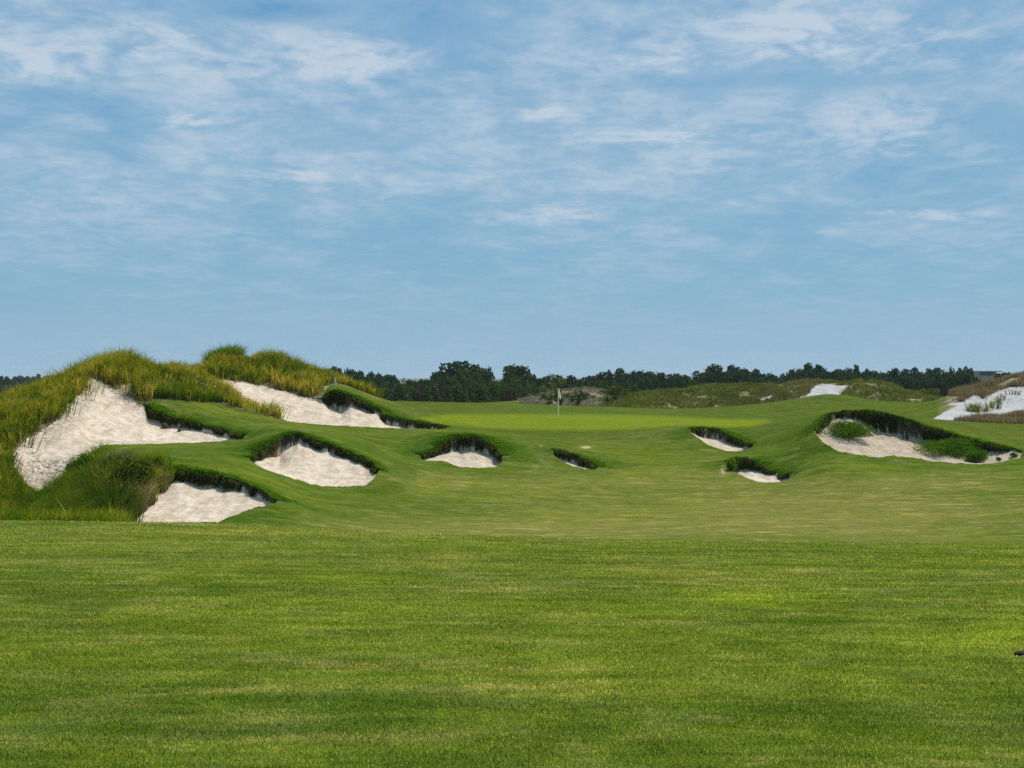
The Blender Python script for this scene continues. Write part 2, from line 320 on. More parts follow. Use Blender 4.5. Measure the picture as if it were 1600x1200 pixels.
crest = lambda u: np.interp(u, [0, 300, 450, 600, 750, 900, 1100, 1400, 1600], [813, 814, 822, 830, 838, 843, 848, 850, 853])
for u in (-900, -400, -100, 0, 150, 300, 450, 600, 750, 900, 1050, 1200, 1400, 1600, 1800, 2400):
    c_ = float(crest(u)); ctrl += [(u, float(vref(12.)), 12), (u, c_, 28), (u, c_+26, 32), (u, c_+27, 36)]
    if u > 560: ctrl += [(u, 858+(0 if u < 1100 else 4), 40), (u, 838, 44)]
    ctrl += [(u, float(vref(260.)), 260), (u, float(vref(330.)), 330)]
cols = {
 -900: [(44,815),(52,760),(60,715),(70,690),(85,670),(120,650),(165,640)],
 -300: [(44,812),(50,755),(56,710),(62,690),(72,685),(85,672),(120,650),(165,640)],
 -60: [(44,815),(50,755),(56,705),(62,668),(66,655),(72,656),(85,668),(120,650),(165,645)],
 0: [(44,812),(50,770),(54,735),(58,695),(62,662),(66,645),(72,648),(82,665),(100,665),(130,652)],
 60: [(44,826),(48,800),(64,646),(68,620),(71,616),(78,640),(95,660),(130,652)],
 100: [(44,826),(48,795),(51,770),(66,622),(70,605),(74,606),(80,630),(96,660)],
 140: [(44,826),(48,785),(52,748),(56,722),(70,583),(73,580),(79,600),(90,650),(120,650)],
 200: [(55,713),(60,697),(70,598),(73,577),(76,572),(82,595),(95,655),(120,650)],
 240: [(55,712),(61,695),(70,610),(74,588),(77,585),(84,615),(98,655)],
 300: [(53,718),(58,702),(62,693),(68.5,640),(71,618),(75,592),(79,584),(83,592),(90,640),(110,652)],
 340: [(55,716),(60,702),(70,645),(83,575),(86,575),(92,610),(105,655)],
 380: [(52,738),(56,722),(62,697),(69,655),(72,636),(84,572),(87,572),(93,610),(108,655)],
 430: [(50,770),(53,752),(66,667),(71,655),(84,575),(88,573),(94,610),(110,655)],
 480: [(50,786),(53,772),(65,674),(69,668),(84,595),(88,585),(94,610),(110,650)],
 540: [(48,812),(52,785),(64,690),(68,678),(83,606),(86,602),(91,620),(105,648)],
 580: [(83,622),(86,617),(91,628),(105,648)],
 620: [(50,806),(55,778),(60,744),(64,716),(69,692),(73,677),(83,640),(87,630),(93,638),(105,648),(160,627)],
 660: [(86,641),(92,645),(105,648),(165,629)],
 720: [(60,752),(74,671),(80,667),(90,660),(105,650),(120,646),(165,630)],
 800: [(60,758),(64.5,733),(69,697),(72,684),(80,675),(86,669.5),(105,651),(120,647),(165,631)],
 850: [(64,737),(69,704),(74,690)],
 960: [(66,735),(72,706),(80,682),(86,671),(118,650),(165,634.5)],
 1060: [(60,764),(68,722),(76,688),(80,672),(86,664),(98,658),(115,653),(165,637)],
 1130: [(60,764),(68,722),(84,664),(92,661),(105,657),(165,637)],
 1200: [(58,772),(70,702),(80,674),(85,664),(90,664),(100,660),(120,652),(165,636)],
 1240: [(64,735),(70,698),(78,672),(84,657),(90,657),(98,660),(120,651),(140,643),(158,628),(165,632)],
 1290: [(50,808),(58,762),(62,730),(78,644.5),(84,647),(95,657),(120,650),(140,636),(152,617),(158,616.5),(165,628)],
 1330: [(60,745),(76,647),(84,652),(100,655),(120,648),(140,636),(153,620),(159,622),(165,628)],
 1380: [(78,652),(88,655),(100,653),(125,645),(152,632)],
 1440: [(60,748),(76,667),(88,657),(98,653),(125,641),(150,632)],
 1500: [(50,806),(60,748),(72,680),(82,667),(92,660),(97,658.5),(104,659),(112,650),(118,637),(126,624),(135,618),(142,626),(165,632)],
 1560: [(60,744),(70,696),(82,676),(92,666),(98,661),(103,662),(110,655),(120,640),(130,618),(138,600),(144,600),(160,622)],
 1620: [(50,802),(60,744),(69,703),(82,680),(92,668),(98,663),(103,662),(110,652),(120,628),(132,606),(142,590),(150,590),(170,625)],
 1750: [(60,744),(70,705),(90,672),(100,664),(120,630),(142,585),(155,585),(175,630)],
 2400: [(60,744),(70,705),(90,672),(120,640),(150,620),(175,630)],
}
for u, l in cols.items(): ctrl += [(u, v, D) for D, v in l]
for (u, v) in [(820,630),(850,615),(880,611),(910,611),(940,615),(975,622),(1000,625),(1050,616),(1100,609),(1140,606),(1180,606),(1230,602),(1270,597),(1310,598),(1350,597),(1385,603),(1420,614),(1460,629)]:
    ctrl += [(u, v, 190), (u, min(v+30, 648), 205), (u, 656, 222)]
for (u, v) in [(820,634),(880,635),(940,637),(1000,638),(1080,639),(1140,639),(1200,637),(1400,633),(1450,633)]: ctrl.append((u, v, 172))
for (u, v) in [(-100,640),(200,640),(500,640),(640,642),(700,640),(760,640),(1520,640),(1620,640)]: ctrl += [(u, v+8, 200), (u, 652, 225)]
for b in BUNKERS.values():
    us = np.arange(b['F'][0][0]+2, b['F'][-1][0]-1, 14.)
    for u in us:
        ctrl.append((u, ci(u, b['F'], 1), ci(u, b['F'], 2))); ctrl.append((u, ci(u, b['L'], 1), ci(u, b['L'], 2)+.25))
ctrl = np.array(ctrl, float)
_cu, _cl = (ctrl[:, 0]-800)/F, np.log(ctrl[:, 2])
def _kern(du, dl): return np.sqrt(du*du+dl*dl+.006**2)
_A = _kern(_cu[:, None]-_cu[None], _cl[:, None]-_cl[None])
_res = ctrl[:, 1]-vref(ctrl[:, 2])
_w = np.linalg.solve(_A-np.eye(len(ctrl))*4e-4, _res)
# grid columns (as photo columns at distance) and rows (distance)
UC = np.concatenate([[-14000,-9000,-5500,-3500,-2400,-1700,-1200,-900,-700,-560,-450], np.arange(-370,-30,12.), np.arange(-30,1632,1.6), np.arange(1636,1990,12.), [2050,2160,2300,2500,2800,3300,4200,5500,7500,10500,15000]])
DR = np.concatenate([[2.5,3,3.5,4], np.arange(4.4,28,.12), np.arange(28,43,.22), np.arange(43,83,.075), np.arange(83,100,.25), np.arange(100,215,.5), 215*1.035**np.arange(0,125)])
cu = np.concatenate([[-400,-300,-200,-120], np.arange(-70,1670,5.), [1700,1760,1850,2000]]); cD = np.unique(np.concatenate([np.arange(2.5,43,.5), np.arange(43,84,.3), np.arange(84,230,1.), [230,240,255,280,310,330]]))
cg = np.zeros((len(cD), len(cu)))
for i in range(0, len(cD), 8):
    a = np.log(cD[i:i+8])[:, None, None]; cg[i:i+8] = (_kern((cu[None, :, None]-800)/F-_cu, a-_cl)*_w).sum(-1)
cg *= np.clip((320-cD)/90, 0, 1)[:, None]*np.clip((cD-5)/8, 0, 1)[:, None]
def bil(gx, gy, G, x, y):
    x = np.clip(x, gx[0], gx[-1]-1e-6); y = np.clip(y, gy[0], gy[-1]-1e-6)
    i = np.clip(np.searchsorted(gx, x, 'right')-1, 0, len(gx)-2); j = np.clip(np.searchsorted(gy, y, 'right')-1, 0, len(gy)-2)
    a = (x-gx[i])/(gx[i+1]-gx[i]); b = (y-gy[j])/(gy[j+1]-gy[j])
    return (G[j, i]*(1-a)+G[j, i+1]*a)*(1-b)+(G[j+1, i]*(1-a)+G[j+1, i+1]*a)*b
UU, DD = np.meshgrid(UC, DR)
VV = vref(DD)+bil(cu, cD, cg, UU, DD)*(DD < 320)
XX = (UU-800)/F*DD; ZZ = -(VV-HZ)/F*DD
def poly_ud(p): return [((u-800)/F*D, D) for u, D in p]
DUNE_UD = [(-500,44),(10,43),(18,52),(19,56.3),(40,58.6),(70,60),(97,62),(120,64.5),(137,67.2),(150,67.8),(200,68.1),(226,67.9),(245,69),(300,70.3),(345,71.8),(371,71.2),(419,72.3),(449,73),(413,74.4),(360,77.4),(317,79.2),(365,80.6),(421,81.6),(483,81.4),(505,81.4),(512,83),(530,85.2),(560,85.2),(584,86.3),(594,88.5),(572,91.5),(450,97),(300,97),(100,92),(-100,84),(-500,78)]
CLUMP_UD = [(-500,37),(200,37),(196,44.2),(220,45.3),(243,46.6),(263,48),(275,50.1),(235,51),(190,52),(150,54.5),(118,55.5),(105,53.7),(65,51.7),(20,52.7),(10,52),(-500,50)]
# dune and rough undulation, fairway softness
hill = inside(XX, DD, poly_ud(DUNE_UD)); clump = inside(XX, DD, poly_ud(CLUMP_UD))
wsoft = np.clip((DD-166)/6, 0, 1)*np.clip((UU-800)/40, 0, 1)*np.clip((1480-UU)/25, 0, 1)*(DD < 225) + np.clip((DD-103)/5, 0, 1)*np.clip((UU-1462-np.clip((DD-104)*1.4, 0, 50)*0)/30, 0, 1)*(DD < 190)
wsoft = np.clip(wsoft, 0, 1)
wild = ((DD > 168) & (DD < 225) & (UU > 810) & (UU < 1475)) | ((DD > 104) & (DD < 190) & (UU > 1470) & (VV < 662))
ZZ += fbm(XX/2.2, DD/2.2, 3)*.20*(hill | clump)*np.clip(pdist(XX, DD, poly_ud(DUNE_UD))/2, 0, 1)
ZZ += fbm(XX/4.5, DD/6, 11, 4)*.75*wsoft
ZZ += fbm(XX/5, DD/4, 5, 3)*.06*(DD < 110)*(~hill)
ZZ += fbm(XX/18, DD/14, 8, 2)*np.clip((DD-110)/40, 0, 1)*np.clip((230-DD)/30, 0, 1)*.35
ZZ += fbm(XX/300, DD/300, 9, 3)*np.clip((DD-400)/600, 0, 1)*3
# carve the bunkers
SD = np.full(XX.shape, -9.0); BID = np.zeros(XX.shape, np.int16); LUSH = np.zeros(XX.shape); RIM = np.zeros(XX.shape)
zbase = ZZ.copy()
for k, (nm, b) in enumerate(BUNKERS.items(), 1):
    u0, u1 = b['F'][0][0], b['F'][-1][0]
    us = np.linspace(u0, u1, int((u1-u0)/2.5)+2)
    Df = ci(us, b['F'], 2)+fbm(us/9, us*0, 30+k, 3)*.22; Db = ci(us, b['L'], 2)+fbm(us/11, us*0, 50+k, 3)*.5
    Db = np.maximum(Db, Df+.25); b['us'], b['Df'], b['Db'] = us, Df, Db
    ic = np.where((UC > u0-60) & (UC < u1+60))[0]; ir = np.where((DR > Df.min()-3.5) & (DR < Db.max()+3.5))[0]
    sl_ = np.ix_(ir, ic); u, D, x = UU[sl_], DD[sl_], XX[sl_]
    poly = [((a-800)/F*c_, c_) for a, c_ in zip(us, Df)]+[((a-800)/F*c_, c_) for a, c_ in zip(us[::-1], Db[::-1])]
    poly_c = poly[::3]
    ins = inside(x, D, poly); dist = pdist(x, D, poly_c)
    sdl = np.where(ins, dist, -dist)
    df, db = ci(u, b['F'], 2), ci(u, b['L'], 2)
    t = np.clip((D-df)/np.maximum(db-df, .3), 0, 1)
    zf = -(ci(u, b['F'], 1)-HZ)/F*df; zs = -(ci(u, b['S'], 1)-HZ)/F*db
    zs = zs+(fbm(x*1.1, D*.3, 120+k, 4)*.55*np.clip(-(ci(u, b['L'], 1)-ci(u, b['S'], 1))/F*db-.15, 0, .7))
    zs_ = zf-.04+(zs-zf)*t**b['p']-.10*np.sin(np.pi*t)+fbm(x*1.3, D*1.3, 60+k, 4)*.09*np.sin(np.pi*np.clip(t, .03, .97))
    zcur = ZZ[sl_]
    ZZ[sl_] = np.where(ins, np.minimum(zs_, zcur+.25) if nm in 'AB' else np.minimum(zs_, zcur-.02), zcur)
    SD[sl_] = np.maximum(SD[sl_], sdl); BID[sl_] = np.where(ins, k, BID[sl_])
    rad = {'D': 3.2, 'C': 2.6, 'R': 2.2, 'A': 2.0, 'B': 2.0, 'E': 2.4}.get(nm, 1.6)
    LUSH[sl_] = np.maximum(LUSH[sl_], np.where(ins, 1, np.clip(1.15-dist/rad+fbm(x, D, 17, 3)*.5, 0, 1)*np.where(D > df+.3*(db-df), 1, .35)))
    RIM[sl_] = np.maximum(RIM[sl_], (~ins)*np.exp(-((dist-rad*.55)/.28)**2)*np.clip(fbm(x/1.3, D/1.3, 71+k, 3)*2.2, 0, .9))
    b['poly'] = poly
b = BUNKERS['A']
VN = HZ-ZZ/DD*F
RUB = 1.3*np.clip((124-UU)/25, 0, 1)*np.clip((VN-712)/10, 0, 1)*(BID == 1)+1.1*np.clip(1.1-np.abs(SD)/1.0, 0, 1)*(BID == 1)*(UU < 232)*(DD > 57)                                         # row after carving
GREEN = [(648,656),(665,652),(700,648.5),(800,647.5),(900,648),(1000,649.5),(1100,654),(1150,655.5),(1197,656),(1200,660),(1170,666),(1130,667.5),(1062,664.5),(1020,668),(960,671),(880,671.5),(800,670),(750,667.5),(700,662)]
gz = (DD > 76) & (DD < 135) & (UU > 620) & (UU < 1230)
GRN = np.full(XX.shape, -9.); GRN[gz] = np.where(inside(UU[gz], VN[gz], GREEN), 1, -1)*pdist(UU[gz], VN[gz]*3, [(a, c_*3) for a, c_ in GREEN])/25
# open sand on the far dunes
SANDP = [[(1457,655),(1477,643),(1497,634),(1475,632),(1487,630),(1504,628),(1514,621),(1529,614),(1533,624),(1544,620),(1556,612),(1575,605),(1640,603),(1720,603),(1720,630),(1600,641),(1585,642),(1550,650),(1500,657)],
         [(1235,626),(1262,617),(1272,604),(1285,599),(1300,601),(1312,603),(1328,601),(1322,609),(1316,618),(1318,624)], [(1180,626),(1195,621),(1210,616),(1210,620),(1192,628)], [(1230,603),(1250,602),(1250,606),(1234,607)], [(1112,634),(1124,632),(1122,636)]]
fz = (DD > 100) & (DD < 200) & (UU > 1100) & (UU < 1760)
vf = VN[fz]; uf = UU[fz]; m_ = np.full(uf.shape, -9.)
for i, p in enumerate(SANDP):
    ok = DD[fz] > (100 if i == 0 else 160); s_ = np.where(inside(uf, vf, p), 1, -1)*pdist(uf, vf, p)/5
    m_ = np.where(ok, np.maximum(m_, s_), m_)
FS = np.full(XX.shape, -9.); FS[fz] = m_; SD = np.maximum(SD, FS)
fdry = np.clip((VN-770)/60, 0, 1)*(DD > 36)*(DD < 62)*(.5+fbm(XX/6, DD/5, 77, 3))*np.clip((UU-420)/200, 0, 1)
fdry += np.clip(fbm(XX/7, DD/4, 78, 3)+.05, 0, .5)*(DD < 30)*.55 + np.clip(fbm(XX/5, DD/7, 79, 3), 0, 1)*(DD > 55)*(DD < 90)*.6
def patch(lst):
    r = np.zeros(XX.shape)
    for u_, v_, ru, rv, am in lst: r += am*np.exp(-((UU-u_)/ru)**2-((VN-v_)/rv)**2)*(DD < 100)
    return r
VISF = np.where((DD > 28.5) & (DD < 40), 0, 1)
fdry = np.clip(fdry, 0, 1)
fdry += patch([(830,915,90,8,.8),(700,925,150,12,.35),(405,1125,40,6,1.2),(480,1125,60,8,.6),(900,1172,40,6,1),(1190,1187,30,5,1.2),(280,1170,20,4,1),(640,745,60,12,.8),(1100,905,200,20,.3),(1250,790,260,24,1.0),(1000,822,420,16,1.0),(1150,755,300,18,.7),(1450,755,160,14,.8),(800,760,160,16,.5),(1450,795,200,20,.6),(1350,800,160,20,.4),(600,728,14,5,1),(445,778,12,5,1),(700,745,40,5,.6),(1120,720,40,10,.5),(930,790,200,14,.3)])*VISF
fdry = np.minimum(fdry, 1.4)+patch([(915,699,10,2.5,3),(1130,733,5,9,2.5),(795,713,5,8,1.8),(845,697,4,1.5,2)])
fdry += RIM*(fdry < 1.4)
BRIGHT = patch([(1180,935,110,16,1),(1500,1003,90,14,1),(1590,985,60,20,.7),(560,905,90,12,.5),(400,960,160,25,.35),(100,1020,200,30,.3),(950,960,120,14,.3)])*(DD < 28)
DUN = np.maximum.reduce([hill*1.0, clump*1.0, wsoft])
nearA = (np.abs(SD) < 1.6) & (UU < 236) & (DD < 75) & (DD > 57.5) & (VV < 690); DUN[nearA] = 1
nearB = (np.abs(SD) < 1.2) & (UU > 300) & (UU < 503) & (DD > 79) & (DD < 84); DUN[nearB] = 1
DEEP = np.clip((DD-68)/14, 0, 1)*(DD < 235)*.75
far = (DD > 235); DUN = np.where(far, .35, DUN)
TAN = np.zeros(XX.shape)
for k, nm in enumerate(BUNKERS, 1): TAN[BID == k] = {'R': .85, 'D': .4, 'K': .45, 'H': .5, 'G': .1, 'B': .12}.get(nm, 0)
LUSH = np.maximum(LUSH, patch([(290,718,130,26,.7),(560,702,90,22,.5),(690,702,90,30,.7),(820,700,60,25,.4),(450,805,70,14,.5),(250,650,90,14,.6),(600,640,60,14,.5),(1210,700,60,20,.3),(1300,700,120,60,.35)])*(DD > 40)*(.7+fbm(XX/2.5, DD/4, 66, 4)))
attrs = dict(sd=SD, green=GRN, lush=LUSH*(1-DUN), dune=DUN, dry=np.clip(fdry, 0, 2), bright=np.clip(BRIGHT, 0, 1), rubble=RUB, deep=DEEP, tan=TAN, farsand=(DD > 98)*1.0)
# slice the sheet into the putting green, each bunker's sand, far dune sand, fairway and plain
nr, nc = XX.shape; idx = np.arange(nr*nc).reshape(nr, nc)
quads = np.stack([idx[:-1, :-1], idx[:-1, 1:], idx[1:, 1:], idx[1:, :-1]], -1).reshape(-1, 4)
VERT = np.stack([XX, DD, ZZ], -1).reshape(-1, 3)
fb = BID[:-1, :-1]; fb = np.where(fb == 0, BID[1:, :-1], fb).ravel()
fcls = np.zeros(len(quads), np.int16)
fcls[(GRN[:-1, :-1] > 0).ravel()] = 20; fcls[(FS[:-1, :-1] > 0).ravel()] = 21; fcls[(DD[:-1, :-1] > 235).ravel()] = 22
fcls[(((hill | clump) & (BID == 0))[:-1, :-1]).ravel()] = 23; fcls[((wild & (FS <= 0))[:-1, :-1]).ravel()] = 24
fcls = np.where(fb > 0, fb, fcls)
def submesh(name, code, parent=None, kind=None, origin=None):
    qd = quads[fcls == code]; uq, inv = np.unique(qd, return_inverse=True)
    V = VERT[uq].copy()
    if origin is not None: V -= np.array(origin)
    o = build(name, V, quads=inv.reshape(-1, 4), mat=M_GROUND, parent=parent, attrs={k: a.ravel()[uq] for k, a in attrs.items()})
    if kind: o['kind'] = kind
    return o
submesh('fairway', 0, kind='structure'); submesh('putting_green', 20, kind='structure'); submesh('sand_dunes', 21, kind='structure')
submesh('plain', 22, kind='structure'); submesh('dune_hill', 23, kind='structure'); submesh('far_dunes', 24, kind='structure')
# ground behind the camera
b0 = [(-16, 2.5, float(ZZ[0, 0])), (17, 2.5, float(ZZ[0, -1])), (60, -40, -1.2), (-60, -40, -1.2)]
bk = build('ground', b0, quads=[(0, 3, 2, 1)], mat=M_GROUND, attrs={k: [(-9 if k in ('sd', 'green') else 0)]*4 for k in attrs}); bk['kind'] = 'structure'
def ground(x, y):
    """ground height under world points"""
    x = np.asarray(x, float); y = np.asarray(y, float); u = x/np.maximum(y, .1)*F+800
    return bil(UC, DR, ZZ, u, y)
def gattr(G, x, y): return bil(UC, DR, G, np.asarray(x)/np.asarray(y)*F+800, np.asarray(y))

# ------------------------------------------------------------------ blades
def blades(name, P0, H, width, lean, matl, parent=None, droop=.25, origin=None, rnd=None, twist=True, extra=None):
    """one mesh of many curved grass blades. P0 (n,3) roots, H heights, lean (n,3) horizontal lean"""
    n = len(P0); az = RNG.uniform(0, np.pi, n)
    if not twist: az = RNG.normal(0, .5, n)
    wv = np.stack([np.cos(az), np.sin(az), np.zeros(n)], -1)*(np.asarray(width)*.5).reshape(-1, 1)
    H = H.reshape(-1, 1); up = np.array([[0, 0, 1.0]])
    A = P0-up*.03; M1 = P0+(up*.55+lean*.25)*H; dr = droop*RNG.random((n, 1)) if np.isscalar(droop) else droop.reshape(-1, 1)
    M1 = M1-up*.35*np.maximum(dr-.4, 0)*H; T = P0+(up*(1-dr)+lean)*H
    V = np.stack([A-wv, A+wv, M1+wv*.8, M1-wv*.8, T], 1).reshape(-1, 3)
    if origin is not None: V = V-np.array(origin)
    i = np.arange(n)[:, None]*5
    qd = i+np.array([[0, 1, 2, 3]]); tr = i+np.array([[3, 2, 4]])
    r = RNG.random(n) if rnd is None else rnd
    return build(name, V, tris=tr, quads=qd, mat=matl, parent=parent, attrs={'rnd': np.repeat(r, 5), 't': np.tile([0, 0, .55, .55, 1], n), **{k: np.repeat(v, 5) for k, v in (extra or {}).items()}}, smooth=True)
def scatter(poly, n, seed=0):
    p = np.array(poly); out_ = []; got = 0
    while got < n:
        x = RNG.uniform(p[:, 0].min(), p[:, 0].max(), n*2); y = RNG.uniform(p[:, 1].min(), p[:, 1].max(), n*2)
        k = inside(x, y, poly); out_.append(np.stack([x[k], y[k]], -1)); got += k.sum()
    return np.concatenate(out_)[:n]
def grass_field(name, poly, n, h0, h1, width, matl, label, clump_s=.6, thresh=None, lean=.28, cat='grass', keep=None, avoid_sand=True, tight=.30, hf=None, ragged=False):
    c = scatter(poly, n//26+1); r = RNG.random(len(c))
    k = RNG.integers(0, len(c), n); P = c[k]+RNG.normal(0, clump_s*tight, (n, 2)); 
    ok = inside(P[:, 0], P[:, 1], poly)
    if avoid_sand: ok &= (gattr(SD, P[:, 0], P[:, 1]) < .05) | ((P[:, 1] < 50.2) & (P[:, 1] > 44) & (P[:, 0] < (277-800)/F*P[:, 1]-(50.2-P[:, 1])*.28))
    if thresh is not None: ok &= fbm(P[:, 0]/1.8, P[:, 1]/1.8, 91, 3) > thresh
    if keep is not None: ok &= keep(P)
    if ragged: ok &= (pdist(P[:, 0], P[:, 1], poly) > .55*np.clip(fbm(P[:, 0]/.7, P[:, 1]/.7, 95, 3)*3+.4, 0, 2)) | (gattr(SD, P[:, 0], P[:, 1]) < -1)
    P = P[ok]; k = k[ok]; n = len(P)
    z = ground(P[:, 0], P[:, 1]); P3 = np.stack([P[:, 0], P[:, 1], z], -1)
    big = fbm(P[:, 0]/4, P[:, 1]/4, 21, 3)
    H = (h0+(h1-h0)*np.clip(.75*r[k]+.35*RNG.random(n)+.08+big*.7, 0, 1.3))
    if hf is not None: H = H*hf(P)
    H = H*(1+.18*(RNG.random(n) > .96))
    ln = np.stack([RNG.normal(.10, lean, n), RNG.normal(-.05, lean, n), np.zeros(n)], -1)+np.stack([(RNG.random(len(c))-.5)*.5, (RNG.random(len(c))-.5)*.4, np.zeros(len(c))], -1)[k]*.6
    o = blades(name, P3, H, width, ln, matl, rnd=np.clip(.5*RNG.random(n)+.5*r[k]+big*.3, 0, 1), droop=.35)
    return tag(o, label, cat, kind='stuff')
# ------------------------------------------------------------------ wild grasses
UDD = lambda *p: poly_ud(p)
M_DARKG = blade_material('dark_tangled_grass', [(0, (.022, .052, .006)), (.4, (.050, .100, .008)), (.68, (.110, .150, .014)), (.88, (.200, .165, .035)), (1, (.300, .200, .080))], root=(.07, .05, .02), rootfrac=.4)
grass_field('dune_grass', poly_ud(DUNE_UD), 120000, .35, .95, .035, M_DUNE, 'tall yellow green dune grass covering the big hill behind the white sand faces', hf=lambda P: np.interp(P[:, 0]/P[:, 1]*F+800, [60, 130, 200, 245, 300, 345, 385, 425, 500, 560], [1, 1, 1.5, .8, .85, 1.1, .75, 1.3, .95, .8])-.38*np.exp(-((P[:, 0]/P[:, 1]*F+800-375)/70)**4)*(P[:, 1] > 71.5)*(P[:, 1] < 79.4))
HFC = lambda P: np.where((P[:, 0]/P[:, 1]*F+800 < 128) & (P[:, 1] > 46.5), .45, 1.0)
grass_field('rough_grass', poly_ud(CLUMP_UD), 24000, .35, .85, .026, M_DUNE, 'tall olive and gold grass in front of the lowest sand bunker', hf=HFC, ragged=True)
grass_field('rough_green_grass', poly_ud(CLUMP_UD), 60000, .35, .8, .03, M_LUSHTALL, 'dark and fresh green blades growing through the gold clump by the lowest bunker', hf=HFC, ragged=True)
grass_field('dead_grass', poly_ud([(40,43),(262,44.5),(272,49),(235,50.4),(150,53),(110,51)]), 16000, .3, .8, .028, M_BROWN, 'brown dead stems standing through the clump by the lowest bunker', ragged=True)
REED = [(110,46),(135,45),(150,50),(160,54),(135,55.5),(105,53),(90,50)]
grass_field('green_reeds', poly_ud([(60,43),(140,43.5),(165,52),(165,55.5),(118,55),(85,51),(50,48)]), 15000, .4, .95, .03, M_LUSHTALL, 'bright green leafy grass between the gold clump and the grey rubbly sand')
grass_field('hilltop_reeds', poly_ud([(322,84),(372,84),(378,87.5),(318,87.5)]), 6000, .5, 1.25, .035, M_LUSHTALL, 'dark green patch of taller reeds on the skyline of the hill')
grass_field('green_verge_grass', poly_ud([(240,68.9),(300,70.2),(350,71.9),(380,71.6),(340,72.9),(290,71.4),(240,69.9)]), 6000, .25, .6, .028, M_LUSHTALL, 'fresh green grass at the foot of the hill beside the mown tongue', ragged=False)
def bunch_field(name, poly, ncl, per, h0, h1, w, matl, label, onsand=False, spread=.16, lean=.3, hk=None):
    c = scatter(poly, ncl)
    if not onsand: c = c[gattr(SD, c[:, 0], c[:, 1]) < -.02]
    c = c[fbm(c[:, 0]/3, c[:, 1]/3, 41, 3) > -.22]
    k = np.repeat(np.arange(len(c)), per); n = len(k); r = RNG.random(len(c)); P = c[k]+RNG.normal(0, spread, (n, 2))*(0.5+r[k, None])
    P3 = np.stack([P[:, 0], P[:, 1], ground(P[:, 0], P[:, 1])], -1)
    off = (P-c[k])/spread; ln = np.stack([off[:, 0]*lean*.7, off[:, 1]*lean*.7, np.zeros(n)], -1)
    H = (h0+(h1-h0)*r[k])*(.6+.5*RNG.random(n))
    if hk is not None: H = H*hk(P)*(1-.45*np.exp(-((P[:, 0]/P[:, 1]*F+800-375)/70)**4)*(P[:, 1] > 71.5)*(P[:, 1] < 79.4))
    return tag(blades(name, P3, H, w, ln, matl, rnd=np.clip(.35*RNG.random(n)+.65*RNG.permutation(r)[k], 0, 1), droop=.5), label, 'grass', kind='stuff')
hk = lambda P: np.interp(P[:, 0]/P[:, 1]*F+800, [60, 130, 200, 245, 300, 345, 385, 425, 500, 560], [1, 1, 1.45, .75, .8, 1.1, .7, 1.3, .95, .8])
bunch_field('dune_tussocks', poly_ud(DUNE_UD), 1150, 80, .55, 1.2, .036, M_DUNE, 'lumpy olive and straw tussocks scattered all over the big hill', spread=.26, lean=.34, hk=hk)
bunch_field('dark_dune_tussocks', poly_ud(DUNE_UD), 560, 80, .5, 1.1, .036, M_LUSHTALL, 'darker green tussocks mixed into the dune grass of the big hill', spread=.26, lean=.34, hk=hk)
bunch_field('dark_clump_grass', UDD((150,44.5),(185,44.6),(225,45.8),(252,47.8),(266,49.6),(235,50.6),(185,51),(150,49)), 85, 260, .8, 1.6, .03, M_DARKG, 'dark ragged grass clump with brown heads just before the lowest bunker', spread=.26, lean=.4)
bunch_field('gold_clump_grass', UDD((170,44.5),(195,44.6),(252,48),(262,49.5),(215,50.4),(170,49)), 40, 260, .7, 1.3, .028, M_DUNE, 'golden arching grass clump at the left shoulder of the lowest bunker', spread=.24, lean=.45)
bunch_field('low_dark_clump_grass', UDD((-60,41.5),(200,41.5),(195,44.5),(140,47),(60,48),(-60,49)), 150, 160, .45, .95, .03, M_DARKG, 'dark tangled tussocks low along the near fairway crest', spread=.28, lean=.4)
bunch_field('rubble_dune_grass', UDD((812,171),(968,171),(985,200),(815,200)), 1500, 12, .25, .8, .06, M_PALE, 'faded grey tan tussocks on the low rubbly dune behind the flag', spread=.2)
bunch_field('olive_dune_grass', UDD((935,169),(1175,169),(1240,204),(960,204)), 5200, 12, .35, .85, .055, M_OLIVE, 'olive tussocks on the long low dune beyond the putting green')
bunch_field('mixed_dune_grass', UDD((1130,169),(1215,169),(1290,172),(1345,172),(1475,172),(1475,204),(1180,204)), 4600, 12, .4, .95, .055, M_OLIVE, 'olive and straw tussocks round the small white sand scar on the far dune')
bunch_field('tan_dune_grass', UDD((1130,169),(1260,169),(1300,190),(1150,200)), 1200, 12, .3, .8, .05, M_BROWN, 'straw tussocks lower on the far dune beside the sand scar')
bunch_field('brown_foot_grass', UDD((1486,103.2),(1640,101.5),(1900,101.5),(1900,112),(1600,111),(1520,106.5)), 2600, 16, .35, .7, .04, M_BROWN, 'brown dry grass strip along the foot of the white dune', onsand=True)
bunch_field('brown_crest_grass', UDD((1508,118),(1530,122),(1545,127),(1560,128),(1600,129),(1700,129),(1900,129),(1900,158),(1500,150),(1488,133)), 7000, 16, .4, .9, .045, M_BROWN, 'brown dry grass along the crest of the white dune')
bunch_field('sand_tufts', UDD((1512,113.5),(1555,113),(1560,117),(1530,118),(1512,116.5)), 26, 26, .5, .9, .045, M_OLIVE, 'row of straw tufts growing in the middle of the white dune sand', onsand=True)
bunch_field('upper_sand_tufts', UDD((1540,119.5),(1570,123),(1600,124),(1640,125),(1640,127),(1590,126.5),(1560,125),(1536,121)), 14, 26, .4, .8, .045, M_OLIVE, 'upper line of straw tufts crossing the white dune sand', onsand=True)

